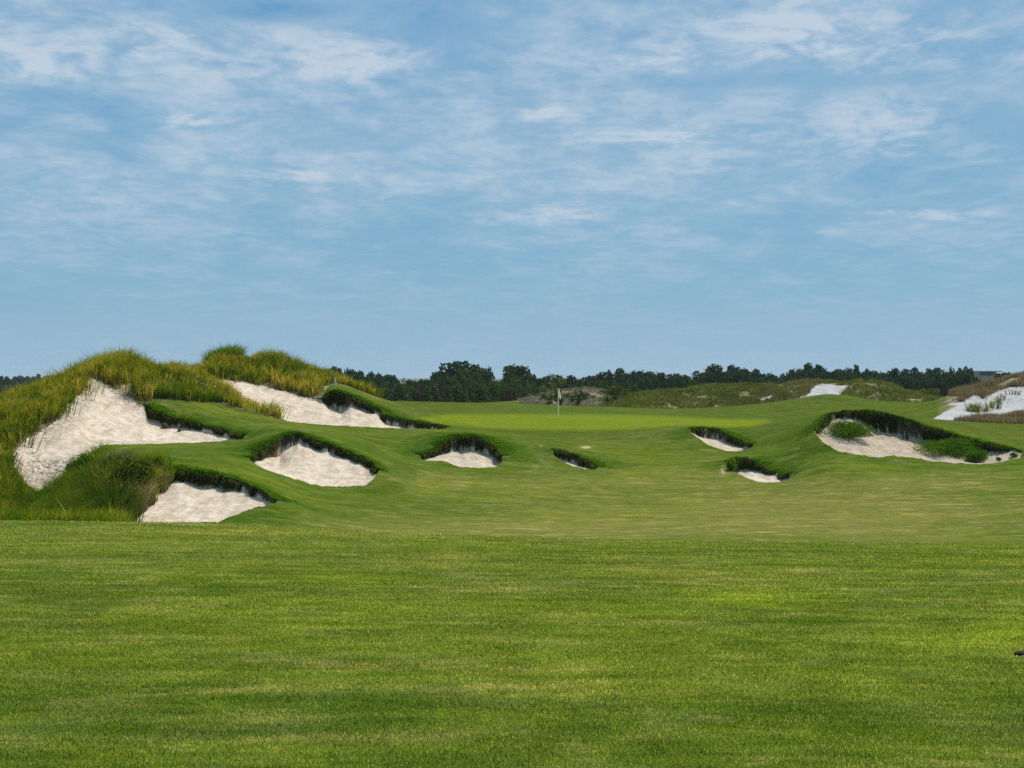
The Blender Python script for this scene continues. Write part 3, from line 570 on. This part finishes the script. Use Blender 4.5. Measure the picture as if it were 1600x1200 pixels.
# ------------------------------------------------------------------ the sand bunkers, each with its sand and shaggy turf lip
BINFO = {
 'A': 'largest bunker, its tall white sand face climbing into the grassy hill',
 'B': 'long bunker slanting down behind the strip of tall grass towards the green',
 'C': 'broad white bunker with a peaked shaggy lip below the middle of the mown tongue',
 'D': 'horseshoe shaped bunker with a dark overhanging lip in front of the putting green',
 'E': 'lowest and nearest white bunker, beside the tall gold grass clump',
 'G': 'small bunker under a round turf knob, lower of the two short ones on the slope',
 'H': 'thin dark slit of a bunker with barely any sand showing',
 'K': 'small slanting bunker just below the far end of the putting green',
 'R': 'wide bunker with long dark lip and green shrubs growing in its sand',
}
lipmin = {'A': 229, 'B': 503}
for k, (nm, b) in enumerate(BUNKERS.items(), 1):
    us, Df, Db = b['us'], b['Df'], b['Db']
    cx, cy = ((us.mean()-800)/F*Df.mean(), Df.mean()); og = (cx, cy, float(ground(cx, cy)))
    t = empty('sand_bunker', og, BINFO[nm], 'bunker', 'bunkers cut into the fairway slopes')
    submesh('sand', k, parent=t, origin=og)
    # lip
    xs = (us-800)/F*Db; seg = np.hypot(np.diff(xs), np.diff(Db)); wall = (ci(us, b['S'], 1)-ci(us, b['L'], 1))/F*Db
    ok = (us > lipmin.get(nm, 0)); ok = ok[1:] & ok[:-1]
    pr = seg*ok; L_ = pr.sum(); n = int(L_*3400); j = RNG.choice(len(seg), n, p=pr/L_); f = RNG.random(n)
    wl = wall[j]*(1-f)+wall[j+1]*f
    x = xs[j]*(1-f)+xs[j+1]*f; y = Db[j]*(1-f)+Db[j+1]*f
    dxx = np.gradient(xs)[j]; dyy = np.gradient(Db)[j]; ll = np.hypot(dxx, dyy)+1e-6; nx, ny = -dyy/ll, dxx/ll      # outward normal (away from the camera side)
    off = np.minimum(RNG.exponential(.26, n), 1.0)*np.clip(wl*2.2, .35, 1.1)*np.clip(.8+fbm(x*1.1, y*1.1, 87, 4)*2.2, .15, 2.2)+.04
    x = x+nx*off; y = y+ny*off
    z = ground(x, y)
    # points that fell inside the cut stay at the rim
    edge = np.clip(1-off/.3, 0, 1)
    H = (.06+.13*RNG.random(n))*np.clip(.5+wl, .5, 1.1)*(1+.9*fbm(x*1.8, y*1.8, 88, 3))*np.clip(1.1-off*.9, .25, 1)
    ln = np.stack([-nx*(.35+.5*edge)+RNG.normal(0, .3, n), -ny*(.35+.5*edge)+RNG.normal(0, .25, n), np.zeros(n)], -1)
    dr = .35*RNG.random(n)+edge*(.4+.8*RNG.random(n))
    P3 = np.stack([x, y, z], -1)
    # matted roots hanging down the cut face
    m_ = int(L_*1500); j = RNG.choice(len(seg), m_, p=pr/L_); f = RNG.random(m_); kp = fbm(xs[j]*1.6, Db[j]*1.6, 93, 3) > -.12; j, f = j[kp], f[kp]; m_ = len(j); wl2 = wall[j]*(1-f)+wall[j+1]*f
    x2 = xs[j]*(1-f)+xs[j+1]*f; y2 = Db[j]*(1-f)+Db[j+1]*f; dxx = np.gradient(xs)[j]; dyy = np.gradient(Db)[j]; ll = np.hypot(dxx, dyy)+1e-6; nx2, ny2 = -dyy/ll, dxx/ll
    ztop = ground(x2+nx2*.18, y2+ny2*.18); q2 = RNG.random(m_)**1.3
    x2 = x2-nx2*(.02+.08*RNG.random(m_)); y2 = y2-ny2*(.02+.08*RNG.random(m_))
    P3b = np.stack([x2, y2, ztop-.04-q2*np.maximum(wl2-.12, 0)*.8], -1)
    Hb = .10+.16*RNG.random(m_); lnb = np.stack([-nx2*.35+RNG.normal(0, .25, m_), -ny2*.35+RNG.normal(0, .15, m_), np.zeros(m_)], -1)
    blades('grass_lip', P3, H, .020, ln, M_LIP, parent=t, origin=og, droop=dr, rnd=np.clip(RNG.random(n)*.7+.3*off+.35*fbm(x*.8, y*.8, 89, 3), 0, 1))
    blades('root_mat', P3b, Hb, .03, lnb, M_ROOT, parent=t, origin=og, droop=1.2+.6*RNG.random(m_))

# ------------------------------------------------------------------ leafy things
def leaf_cloud(lobes, n, size, shell=.75):
    """leaf-sized quads over overlapping lobes; lobes: (x,y,z,rx,ry,rz)"""
    lob = np.array(lobes, float); w = (lob[:, 3]*lob[:, 5]); k = RNG.choice(len(lob), n, p=w/w.sum())
    d = RNG.normal(0, 1, (n, 3)); d /= np.linalg.norm(d, axis=1, keepdims=True)
    r = (shell+(1-shell)*RNG.random(n))*(1+.12*RNG.normal(0, 1, n)); r = np.where(RNG.random(n) < .25, r*RNG.random(n)**.5, r)
    C = lob[k, :3]+d*lob[k, 3:6]*r[:, None]
    a = RNG.normal(0, 1, (n, 3))*.8+d; a /= np.linalg.norm(a, axis=1, keepdims=True)
    b_ = np.cross(a, RNG.normal(0, 1, (n, 3))); b_ /= np.linalg.norm(b_, axis=1, keepdims=True); c = np.cross(a, b_)
    s = (size*(.6+.8*RNG.random(n)))[:, None]*.5
    V = np.stack([C-b_*s, C+c*s*.7, C+b_*s, C-c*s*.7], 1).reshape(-1, 3)
    q_ = np.arange(n)[:, None]*4+np.arange(4)[None]
    return V, q_, np.repeat(np.clip(.6*RNG.random(n)+.4*RNG.random(len(lob))[k], 0, 1), 4)
def tube(pts, radii, seg=7):
    V = []; Q = []
    for i, (p, r) in enumerate(zip(pts, radii)):
        d = Vector(pts[min(i+1, len(pts)-1)])-Vector(pts[max(i-1, 0)]); d.normalize(); a = d.orthogonal().normalized(); b_ = d.cross(a)
        for s in range(seg):
            t = 2*math.pi*s/seg; V.append(tuple(Vector(p)+a*math.cos(t)*r+b_*math.sin(t)*r))
    for i in range(len(pts)-1):
        for s in range(seg): Q.append((i*seg+s, i*seg+(s+1) % seg, (i+1)*seg+(s+1) % seg, (i+1)*seg+s))
    return V, Q
def join(parts):
    V = []; Q = []; o = 0
    for v, q_ in parts:
        V += list(v); Q += [tuple(i+o for i in f) for f in q_]; o += len(v)
    return V, Q
def tree_proto(kind, seed):
    """unit tree: height 1, half width about .5; returns (crown mesh, trunk mesh)"""
    R_ = random.Random(seed); lobes = []
    if kind == 'oak':
        for i in range(26):
            a = R_.uniform(0, 6.28); rr = R_.uniform(0, 1)**.6; z = R_.uniform(.28, .9); w = math.sin(min(1, (z-.1)/.75)*math.pi*.62+.35)
            lobes.append((math.cos(a)*rr*.40*w, math.sin(a)*rr*.40*w, z*(1-.12*rr), R_.uniform(.09, .17), R_.uniform(.09, .17), R_.uniform(.07, .12)))
        for i in range(6): a = R_.uniform(0, 6.28); lobes.append((math.cos(a)*.3, math.sin(a)*.3, R_.uniform(.15, .3), .14, .14, .12))
        n, sz, m = 3200, .07, M_OAK
    elif kind == 'pine':
        for i in range(16):
            z = .22+.72*i/15; w = .26*(1-z)+.07; a = i*2.4; lobes.append((math.cos(a)*w*.8, math.sin(a)*w*.8, z, w*.8, w*.8, .07))
        n, sz, m = 1500, .06, M_PINE
    elif kind == 'brush':
        for i in range(16):
            a = R_.uniform(0, 6.28); rr = R_.uniform(0, .42); lobes.append((math.cos(a)*rr, math.sin(a)*rr, R_.uniform(.15, .75)*(1-rr*.5), .12, .12, .17))
        n, sz, m = 1500, .06, M_BRUSH
    else:
        for i in range(18):
            a = R_.uniform(0, 6.28); rr = R_.uniform(0, .40); z = R_.uniform(.12, .84)
            lobes.append((math.cos(a)*rr*math.sin(z*2.6+.3), math.sin(a)*rr*math.sin(z*2.6+.3), z, R_.uniform(.10, .17), R_.uniform(.10, .17), R_.uniform(.08, .14)))
        n, sz, m = 1500, .06, M_SHRUB
    V, q_, r = leaf_cloud(lobes, n, sz)
    V[:, 2] /= np.percentile(V[:, 2], 98.8); V[:, :2] /= np.percentile(np.abs(V[:, :2]), 99.0)*2
    V[:, 2] = np.maximum(V[:, 2], .01)
    cr = build('crown', V, quads=q_, mat=m, attrs={'rnd': r, 't': np.ones(len(V))}, link=False)
    parts = [tube([(0, 0, -.03), (.01, 0, .2), (-.01, .01, .45), (.01, 0, .75)], [.035, .026, .018, .006])]
    for i in range(4):
        a = i*1.6+R_.random(); z0 = R_.uniform(.18, .4); parts.append(tube([(0, 0, z0), (math.cos(a)*.14, math.sin(a)*.14, z0+.15), (math.cos(a)*.28, math.sin(a)*.28, z0+.32)], [.015, .010, .004], 5))
    V, Q = join(parts); tk = build('trunk', V, quads=Q, mat=M_BARK, link=False)
    return cr.data, tk.data
PROTO = {k: [tree_proto(k, i*7+len(k)) for i in range(n)] for k, n in (('oak', 5), ('pine', 3), ('shrub', 4), ('brush', 2))}
NAMES = {'oak': 'oak_tree', 'pine': 'pine_tree', 'shrub': 'shrub', 'brush': 'brush_thicket'}
def place_tree(kind, u, top, D, wpx, label, group=None, col=None):
    x = (u-800)/F*D; z0 = float(ground(x, D)); h = (HZ-top)/F*D-z0; w = wpx/F*D
    t = empty(NAMES[kind], (x, D, z0), label, 'shrub' if kind in ('shrub', 'brush') else 'tree', group, random.uniform(0, 6.28))
    c, k = random.choice(PROTO[kind])
    for nm, me in (('crown', c), ('trunk', k)):
        o = bpy.data.objects.new(nm, me); COL.objects.link(o); o.parent = t; o.scale = (w*1.08, w*1.08, h*1.02)
        if nm == 'crown' and col: o.material_slots[0].link = 'OBJECT'; o.material_slots[0].material = col
    return t
SIL = [(-200,588),(-60,589),(0,591),(30,590),(60,588),(92,590),(250,592),(545,578),(575,584),(600,588),(616,590),(622,600),(636,602),(645,598),(660,591),(683,586),(695,582),(706,576),(722,572),(740,575),(752,580),(763,587),(769,598),(776,597),(782,583),(795,577),(806,576),(818,579),(828,586),(840,591),(853,588),(871,589),(895,592),(919,594),(938,590),(946,586),(970,583),(1000,583),(1017,584),(1030,588),(1045,587),(1075,586),(1087,590),(1095,581),(1112,577),(1140,574),(1162,576),(1182,582),(1205,584),(1230,588),(1237,582),(1262,573),(1300,576),(1345,576),(1362,578),(1376,585),(1395,582),(1420,580),(1450,582),(1462,580),(1490,577),(1517,579),(1527,585),(1545,589),(1560,585),(1580,590),(1700,588),(1850,585)]
sil = lambda u: float(np.interp(u, [p[0] for p in SIL], [p[1] for p in SIL]))
ZONES = [(-9999, 100, 'beyond the left shoulder of the hill'), (100, 560, 'hidden behind the grassy hill'), (560, 640, 'by the gap with the far fields'), (640, 775, 'around the tallest oak near the middle'),
         (775, 850, 'around the round oak behind the flag'), (850, 1000, 'behind the rubbly dune'), (1000, 1100, 'behind the long olive dune'), (1100, 1235, 'above the middle of the far dune'),
         (1235, 1375, 'above the sand scar'), (1375, 1530, 'in the dark wood by the pavilion'), (1530, 9999, 'beside the low building')]
zone = lambda u: next(z for a, b, z in ZONES if a <= u < b)
# named standouts
place_tree('oak', 722, 571, 300, 84, 'tallest dark oak, a broad crown standing above the treeline')
place_tree('oak', 802, 575, 300, 58, 'round dark oak whose crown stands alone just before the flag')
place_tree('oak', 690, 584, 300, 50, 'lower dark oak leaning on the shoulder of the tallest oak')
place_tree('oak', 752, 580, 305, 40, 'dark oak forming the falling shoulder of the tallest oak')
place_tree('shrub', 873, 595, 245, 30, 'pale yellow green round tree just above the flag')
place_tree('shrub', 1082, 597, 240, 15, 'small round green tree above the long olive dune', col=M_PINE)
place_tree('shrub', 966, 604, 184, 46, 'bright green bush at the end of the rubbly dune', col=M_PINE)
place_tree('shrub', 1452, 609, 205, 40, 'reddish olive bush in the dip before the white dune')
place_tree('shrub', 1432, 612, 208, 26, 'olive bush in the dip, beside the reddish one')
place_tree('shrub', 1503, 606, 215, 36, 'dark olive bush just above the left tip of the white dune')
place_tree('brush', 655, 608, 214, 32, 'dark brown thicket, widest and darkest of the low brush')
# rows of the treeline
u = -190.0
while u < 1850:
    w = random.uniform(26, 44); s = sil(u); D = random.uniform(285, 350) if u > 400 else random.uniform(560, 620)
    if (100 < u < 400): u += 45; continue
    near = abs(u-722) < 55 or abs(u-802) < 26
    if 1518 < u < 1549: u += 12; continue
    sc_ = .55 if u < 100 else 1
    place_tree('oak', u, s+random.uniform(-2.5, 5)+(10 if near else 0), D, w*sc_*(.7 if near else 1), 'dark oak in the front rank of the treeline, '+zone(u), 'oaks of the front rank, '+zone(u), col=random.choice([None, None, M_OAK2]))
    u += w*.46*sc_
u = -190.0
while u < 1850:
    w = random.uniform(24, 40); D = random.uniform(250, 280) if u > 400 else random.uniform(500, 550)
    if 100 < u < 400: u += 45; continue
    if not (585 < u < 640): place_tree('oak', u, sil(u)+random.uniform(8, 14), D, w*(1 if u > 400 else .5), 'lower dark tree under the treeline, '+zone(u), 'lower trees under the treeline, '+zone(u))
    u += w*(.62 if u > 400 else .4)
u = 572.0
while u < 866:                                            # pines and brush right behind the green
    kind = random.choice(['pine', 'pine', 'pine', 'shrub', 'brush']); top = 606+random.uniform(-6, 8)-(4 if 700 < u < 840 else 0)
    lab = {'pine': 'young pine in the row behind the green, ', 'shrub': 'light green shrub in the row behind the green, ', 'brush': 'brown thicket in the row behind the green, '}[kind]
    place_tree(kind, u, top, random.uniform(207, 224), random.uniform(20, 32), lab+zone(u), lab+zone(u), col=M_PINE if kind == 'shrub' and random.random() < .6 else None)
    u += random.uniform(7, 11)
u = 580.0
while u < 1000:
    kind = random.choice(['pine', 'shrub', 'pine'])
    if not 855 < u < 890: place_tree(kind, u, sil(u)+random.uniform(12, 20) if u < 850 else random.uniform(596, 603), random.uniform(228, 244), random.uniform(18, 28), NAMES[kind].split('_')[0]+' of mid height behind that row, '+zone(u), NAMES[kind].replace('_', ' ')+' second row, '+zone(u), col=M_PINE)
    u += random.uniform(10, 15)
u = 848.0
while u < 966:                                            # dark bushes on the rubble dune
    place_tree('shrub', u, 614+random.uniform(-4, 10), random.uniform(172, 184), random.uniform(10, 19), 'small dark bush rooted in the rubbly dune behind the flag', 'bushes on the rubbly dune', col=M_PINE)
    u += random.uniform(6, 11)
for u, v, D, w in [(-40,604,540,20),(8,602,540,18),(22,606,530,16),(45,603,540,18),(66,606,530,16),(80,604,540,14)]:
    place_tree('shrub', u, v, D, w, 'green shrub under the distant trees past the left foot of the hill', 'shrubs beyond the left shoulder', col=M_PINE)
# far woodland on the plain
n = 9000; a = RNG.uniform(-.5, .5, n); D = RNG.uniform(900, 2600, n)
band = fbm(a*30, D/120, 15, 3) > -.02; a, D = a[band], D[band]; n = len(a)
C = np.stack([a*D, D, ground(a*D, D)+RNG.uniform(0, 6.5, n)], -1)
V, q_, r = leaf_cloud([(0, 0, 0, 1, 1, 1)], n, 5.0); V = V.reshape(-1, 4, 3); V = V-V.mean(1, keepdims=True)+C[:, None]
tag(build('distant_woodland', V.reshape(-1, 3), quads=q_, mat=M_OAK, attrs={'rnd': r, 't': np.ones(len(r))}), 'thin band of woodland on the plain at the horizon', 'woodland', kind='stuff')

# ------------------------------------------------------------------ bushes near the bunkers
def bush(name, u, v, D, wpx, hpx, label, matl=M_LIP, n=2600, lobes=9, cat='shrub', group=None, size=.07, flat=1.0, zoff=0):
    x = (u-800)/F*D; z = float(ground(x, D)) if v is None else (HZ-v)/F*D
    w, h = wpx/F*D, hpx/F*D; R_ = random.Random(int(u)); lb = []
    for i in range(lobes):
        a = R_.uniform(0, 6.28); rr = R_.uniform(.1, .9)
        lb.append((math.cos(a)*rr*w*.36, math.sin(a)*rr*w*.22*flat, h*R_.uniform(.15, .62)*(1-.4*rr), w*R_.uniform(.12, .2), w*R_.uniform(.12, .2), h*R_.uniform(.22, .36)))
    V, q_, r = leaf_cloud(lb, n, size); V[:, 2] = np.maximum(V[:, 2], -.02)
    return tag(build(name, V, quads=q_, mat=matl, attrs={'rnd': r, 't': np.ones(len(r))}), label, cat, group), Vector((x, D, z+zoff))
def putbush(*a, **k):
    o, p = bush(*a, **k); o.location = p; return o
putbush('low_shrub', 1324, None, 69.3, 104, 32, 'low round green shrub on the pale sand at the narrow end of the wide bunker', n=9000, size=.06, lobes=30, flat=1.6, matl=M_SHR)
putbush('low_shrub', 1490, None, 68.1, 140, 36, 'long mounded green shrub spilling over the lip of the wide bunker', n=14000, size=.06, lobes=34, flat=1.7, matl=M_SHR)
putbush('low_shrub', 1527, None, 66.0, 52, 24, 'small green shrub at the toe of the long mounded one', n=3400, size=.06, matl=M_SHR)
putbush('grass_tuft', 1561, None, 65.6, 14, 8, 'small green tuft alone on the sand past the shrubs', n=500, size=.05, cat='grass tuft')
putbush('grass_tuft', 1585, None, 65.8, 18, 10, 'green tuft at the far tip of the wide bunker', n=700, size=.05, cat='grass tuft')
putbush('turf_knob', 1144, None, 64.5, 26, 22, 'round shaggy turf knob closing the small lower bunker', n=3000, size=.045, cat='turf')
putbush('leafy_bush', 214, None, 48.2, 96, 84, 'dark bushy core of the clump touching the lowest bunker', matl=M_DARKG, n=9000, size=.09, lobes=26, flat=1.4)
putbush('leafy_bush', 128, None, 51.0, 64, 62, 'bright green leafy bush before the grey rubbly sand', matl=M_BUSH, n=5600, size=.07, lobes=16)
putbush('leafy_bush', 168, None, 54.0, 46, 34, 'darker leafy bush tucked under the round mown mound', matl=M_LUSHTALL, n=3600, size=.07)
putbush('leafy_bush', 92, None, 48.5, 50, 30, 'leafy bush low in the grass below the grey rubbly sand', matl=M_BUSH, n=3000, size=.07)
putbush('flowering_weed', 22, 817, 42, 34, 22, 'pale green weed at the edge of the near fairway crest', matl=M_BUSH, n=1800, size=.05, cat='weed')
putbush('flowering_weed', 112, 818, 42, 26, 14, 'smaller pale weed along the near fairway crest', matl=M_BUSH, n=1100, size=.05, cat='weed')

def lump(name, p, sx, sy, sz, matl, label, cat, seed=1):
    n1_, n2_ = 14, 9; V = []; Q = []
    for i in range(n2_+1):
        th = math.pi*i/n2_
        for j in range(n1_):
            ph = 2*math.pi*j/n1_; d = np.array([math.sin(th)*math.cos(ph), math.sin(th)*math.sin(ph), math.cos(th)])
            k_ = 1+.55*float(vnoise(np.array(d[0]*2+seed*3.1), np.array(d[1]*2+d[2]*3+seed), seed)); V.append((d[0]*sx*k_, d[1]*sy*k_, d[2]*sz*k_))
    for i in range(n2_):
        for j in range(n1_): Q.append((i*n1_+j, i*n1_+(j+1) % n1_, (i+1)*n1_+(j+1) % n1_, (i+1)*n1_+j))
    o = build(name, V, quads=Q, mat=matl); o.location = p; return tag(o, label, cat)
M_CLOD = plain_material('sod', (.060, .050, .018), (.12, .085, .04), 6, .95, .1)
M_DIVOT = plain_material('divot_black', (.010, .009, .007), (.03, .025, .018), 60, .9, .1)  # near-black colour stands in for the shadowed hollow of a divot
for u, D, s, lab in [(257, 66.3, .16, 'fallen brown sod clod on the sand under the lip of the largest bunker'), (280, 66.0, .09, 'smaller fallen sod clod a step along the same lip')]:
    x = (u-800)/F*D; lump('sod_clod', (x, D, float(ground(x, D))+s*.6), s, s*.7, s*.9, M_CLOD, lab, 'sod clod', int(u))
dd = 9.7; x = (1592-800)/F*dd; lump('dark_lump', (x+.02, dd, float(ground(x, dd))+.008), .062, .05, .017, M_DIVOT, 'plain black lump standing in for a dark hole in the near turf', 'dark lump', 5)  # raised lump added in place of a dark hole in the turf

# ------------------------------------------------------------------ flagstick
def lathe(prof, seg=16):
    V = [(r*math.cos(2*math.pi*s/seg), r*math.sin(2*math.pi*s/seg), z) for r, z in prof for s in range(seg)]
    Q = [(i*seg+s, i*seg+(s+1) % seg, (i+1)*seg+(s+1) % seg, (i+1)*seg+s) for i in range(len(prof)-1) for s in range(seg)]
    return V, Q
M_POLE = plain_material('pole_paint', (.95, .93, .58), (.92, .90, .54), 3, .6); 
def cloth_material():
    m, q = mat('white_cloth'); d = q.n('ShaderNodeBsdfDiffuse', None, Color=(.93, .93, .92)); tr = q.n('ShaderNodeBsdfTranslucent', None, Color=(.93, .92, .88))
    mx = q.n('ShaderNodeMixShader', None, Fac=.5); q.set(mx.inputs[1], d); q.set(mx.inputs[2], tr); out(q, mx); return m
M_WHITE = cloth_material()
M_CUP = plain_material('cup_shadow', (.03, .03, .03), (.02, .02, .02))
fx = (872.5-800)/F*100; fz_ = float(ground(fx, 100))
t = empty('flagstick', (fx, 100, fz_), 'slim flagstick with a limp white flag standing on the putting green', 'flagstick')
V, Q = lathe([(.004, -.05), (.036, -.05), (.036, .5), (.034, 1.4), (.031, 2.16), (.034, 2.17), (.034, 2.21), (.004, 2.23)]); build('pole', V, quads=Q, mat=M_POLE, parent=t)
V = []; Q = []
for i in range(13):                                        # limp cloth: folds hanging from the top corner
    for j in range(11):
        s, d = j/10, i/12; w = .05+.13*min(1, d*1.6+.15)*(1-.45*max(0, d-.6)/.4)
        V.append((.03+s*w, .05*math.sin(s*9+d*2.2)*(0.3+d), 2.17-d*.62-.16*s*(1-d*.4)-.05*s*math.sin(d*3)))
for i in range(12):
    for j in range(10): Q.append((i*11+j, i*11+j+1, (i+1)*11+j+1, (i+1)*11+j))
fl = build('flag', V, quads=Q, mat=M_WHITE, parent=t); md = fl.modifiers.new('thickness', 'SOLIDIFY'); md.thickness = .006
V, Q = lathe([(.054, .012), (.054, -.08), (.002, -.08)]); build('cup', V, quads=Q, mat=M_CUP, parent=t)
# marker stake in the tall grass
M_STAKE = plain_material('stake_paint', (.78, .80, .76), (.70, .72, .68)); M_DARK = plain_material('dark_paint', (.03, .05, .04))
D = 84.6; x = (526-800)/F*D; z = float(ground(x, D)); t = empty('marker_stake', (x, D-.6, z+.1), 'small white marker stake standing in the tall grass on the hill shoulder', 'marker')
V, Q = lathe([(.001, -.3), (.05, -.3), (.05, .34), (.001, .34)], 4); build('post', V, quads=Q, mat=M_STAKE, parent=t, smooth=False)
V, Q = lathe([(.001, .343), (.06, .343), (.06, .40), (.001, .43)], 4); build('cap', V, quads=Q, mat=M_DARK, parent=t, smooth=False)

# ------------------------------------------------------------------ low modern building beyond the wood
def boxm(x0, y0, z0, x1, y1, z1):
    V = [(x0,y0,z0),(x1,y0,z0),(x1,y1,z0),(x0,y1,z0),(x0,y0,z1),(x1,y0,z1),(x1,y1,z1),(x0,y1,z1)]
    return V, [(0,3,2,1),(4,5,6,7),(0,1,5,4),(1,2,6,5),(2,3,7,6),(3,0,4,7)]
M_ROOF = plain_material('roof_metal', (.30, .31, .32), (.26, .27, .28)); M_WALL = plain_material('pale_wall', (.42, .38, .36), (.36, .33, .31)); M_GLASS = plain_material('dark_glass', (.04, .07, .10), (.05, .08, .12), 1, .15, .5)
D = 450; s = D/F; zz_ = lambda v: (HZ-v)*s; ux = lambda u: (u-800)*s
bx0, by0, bz0 = ux(1545), D, float(ground(ux(1545), D))
t = empty('pavilion', (bx0, by0, bz0), 'flat roofed glass pavilion showing above the dark wood', 'building')
def bpart(nm, boxes, m, par):
    V, Q = join([boxm(*bb) for bb in boxes]); return build(nm, V, quads=Q, mat=m, parent=par, smooth=False)
zt = lambda v: zz_(v)-bz0
bpart('roof', [(-3.9, -2, zt(581), 3.6, 9, zt(579.6))], M_ROOF, t)
bpart('wall', [(-2.6, .6, -.3, 2.6, 8, zt(586.6)), (1.6, .5, zt(586.6), 2.7, 8, zt(581)-.003)], M_WALL, t)
bpart('window', [(-2.7, .4, zt(586.6)+.003, 1.6, 7.8, zt(581)-.003)], M_GLASS, t)
bpart('column', [(-2.95+i*1.45, .1, -.3, -2.83+i*1.45, .25, zt(581)-.004) for i in range(1)], M_ROOF, t)
bx0 = ux(1572); t = empty('wing_building', (bx0, D+4, bz0), 'long low pale building with a row of windows at the frame edge beyond the dunes', 'building')
bpart('wall', [(0, 0, -.3, 26, 9, zt(584.8))], M_WALL, t); bpart('roof', [(-.6, -.9, zt(584.8)+.003, 26.6, 10, zt(583.4))], M_ROOF, t)
for i in range(9): bpart('window', [(.8+i*2.8, -.05, zt(590), 2.9+i*2.8, .2, zt(586.2))], M_GLASS, t)

# ------------------------------------------------------------------ near turf blades
def turf(n, d0, d1, h, w, name, label):
    D = d0*(d1/d0)**RNG.random(n); a = RNG.uniform(-.43, .43, n); x = a*D
    hh = h*(.6+.8*RNG.random(n))*(1+.35*fbm(x/.5, D/.5, 31, 3))*(D/d0)**.35
    P3 = np.stack([x, D, ground(x, D)+.001], -1)
    o = blades(name, P3, hh, w*(D/d0)**.7, np.stack([RNG.normal(0, .55, n), RNG.normal(0, .45, n), np.zeros(n)], -1), M_TURF, droop=.6, rnd=np.clip(RNG.random(n)*.75+.5*np.maximum(fbm(x/.35, D/.35, 33, 4), -.2)+.1, 0, 1), extra={'dry': gattr(attrs['dry'], x, D), 'bright': gattr(attrs['bright'], x, D)})
    return tag(o, label, 'turf', kind='stuff')
turf(400000, 5.2, 28.5, .012, .0036, 'turf_blades', 'short mown turf blades covering the near fairway')
# ------------------------------------------------------------------ thin summer haze over the plain
m, q = mat('thin_haze')
vol = q.n('ShaderNodeVolumePrincipled', None, Color=(.75, .86, 1.0), Density=.00010, Anisotropy=.2)
q.n('ShaderNodeOutputMaterial', None, Volume=vol)
V, Q = boxm(-2600, -60, float(ZZ.min())-2, 2600, 4200, 12)
hz = build('haze', V, quads=Q, mat=m, smooth=False); tag(hz, 'thin pale haze over the whole course and plain', 'haze', kind='stuff')
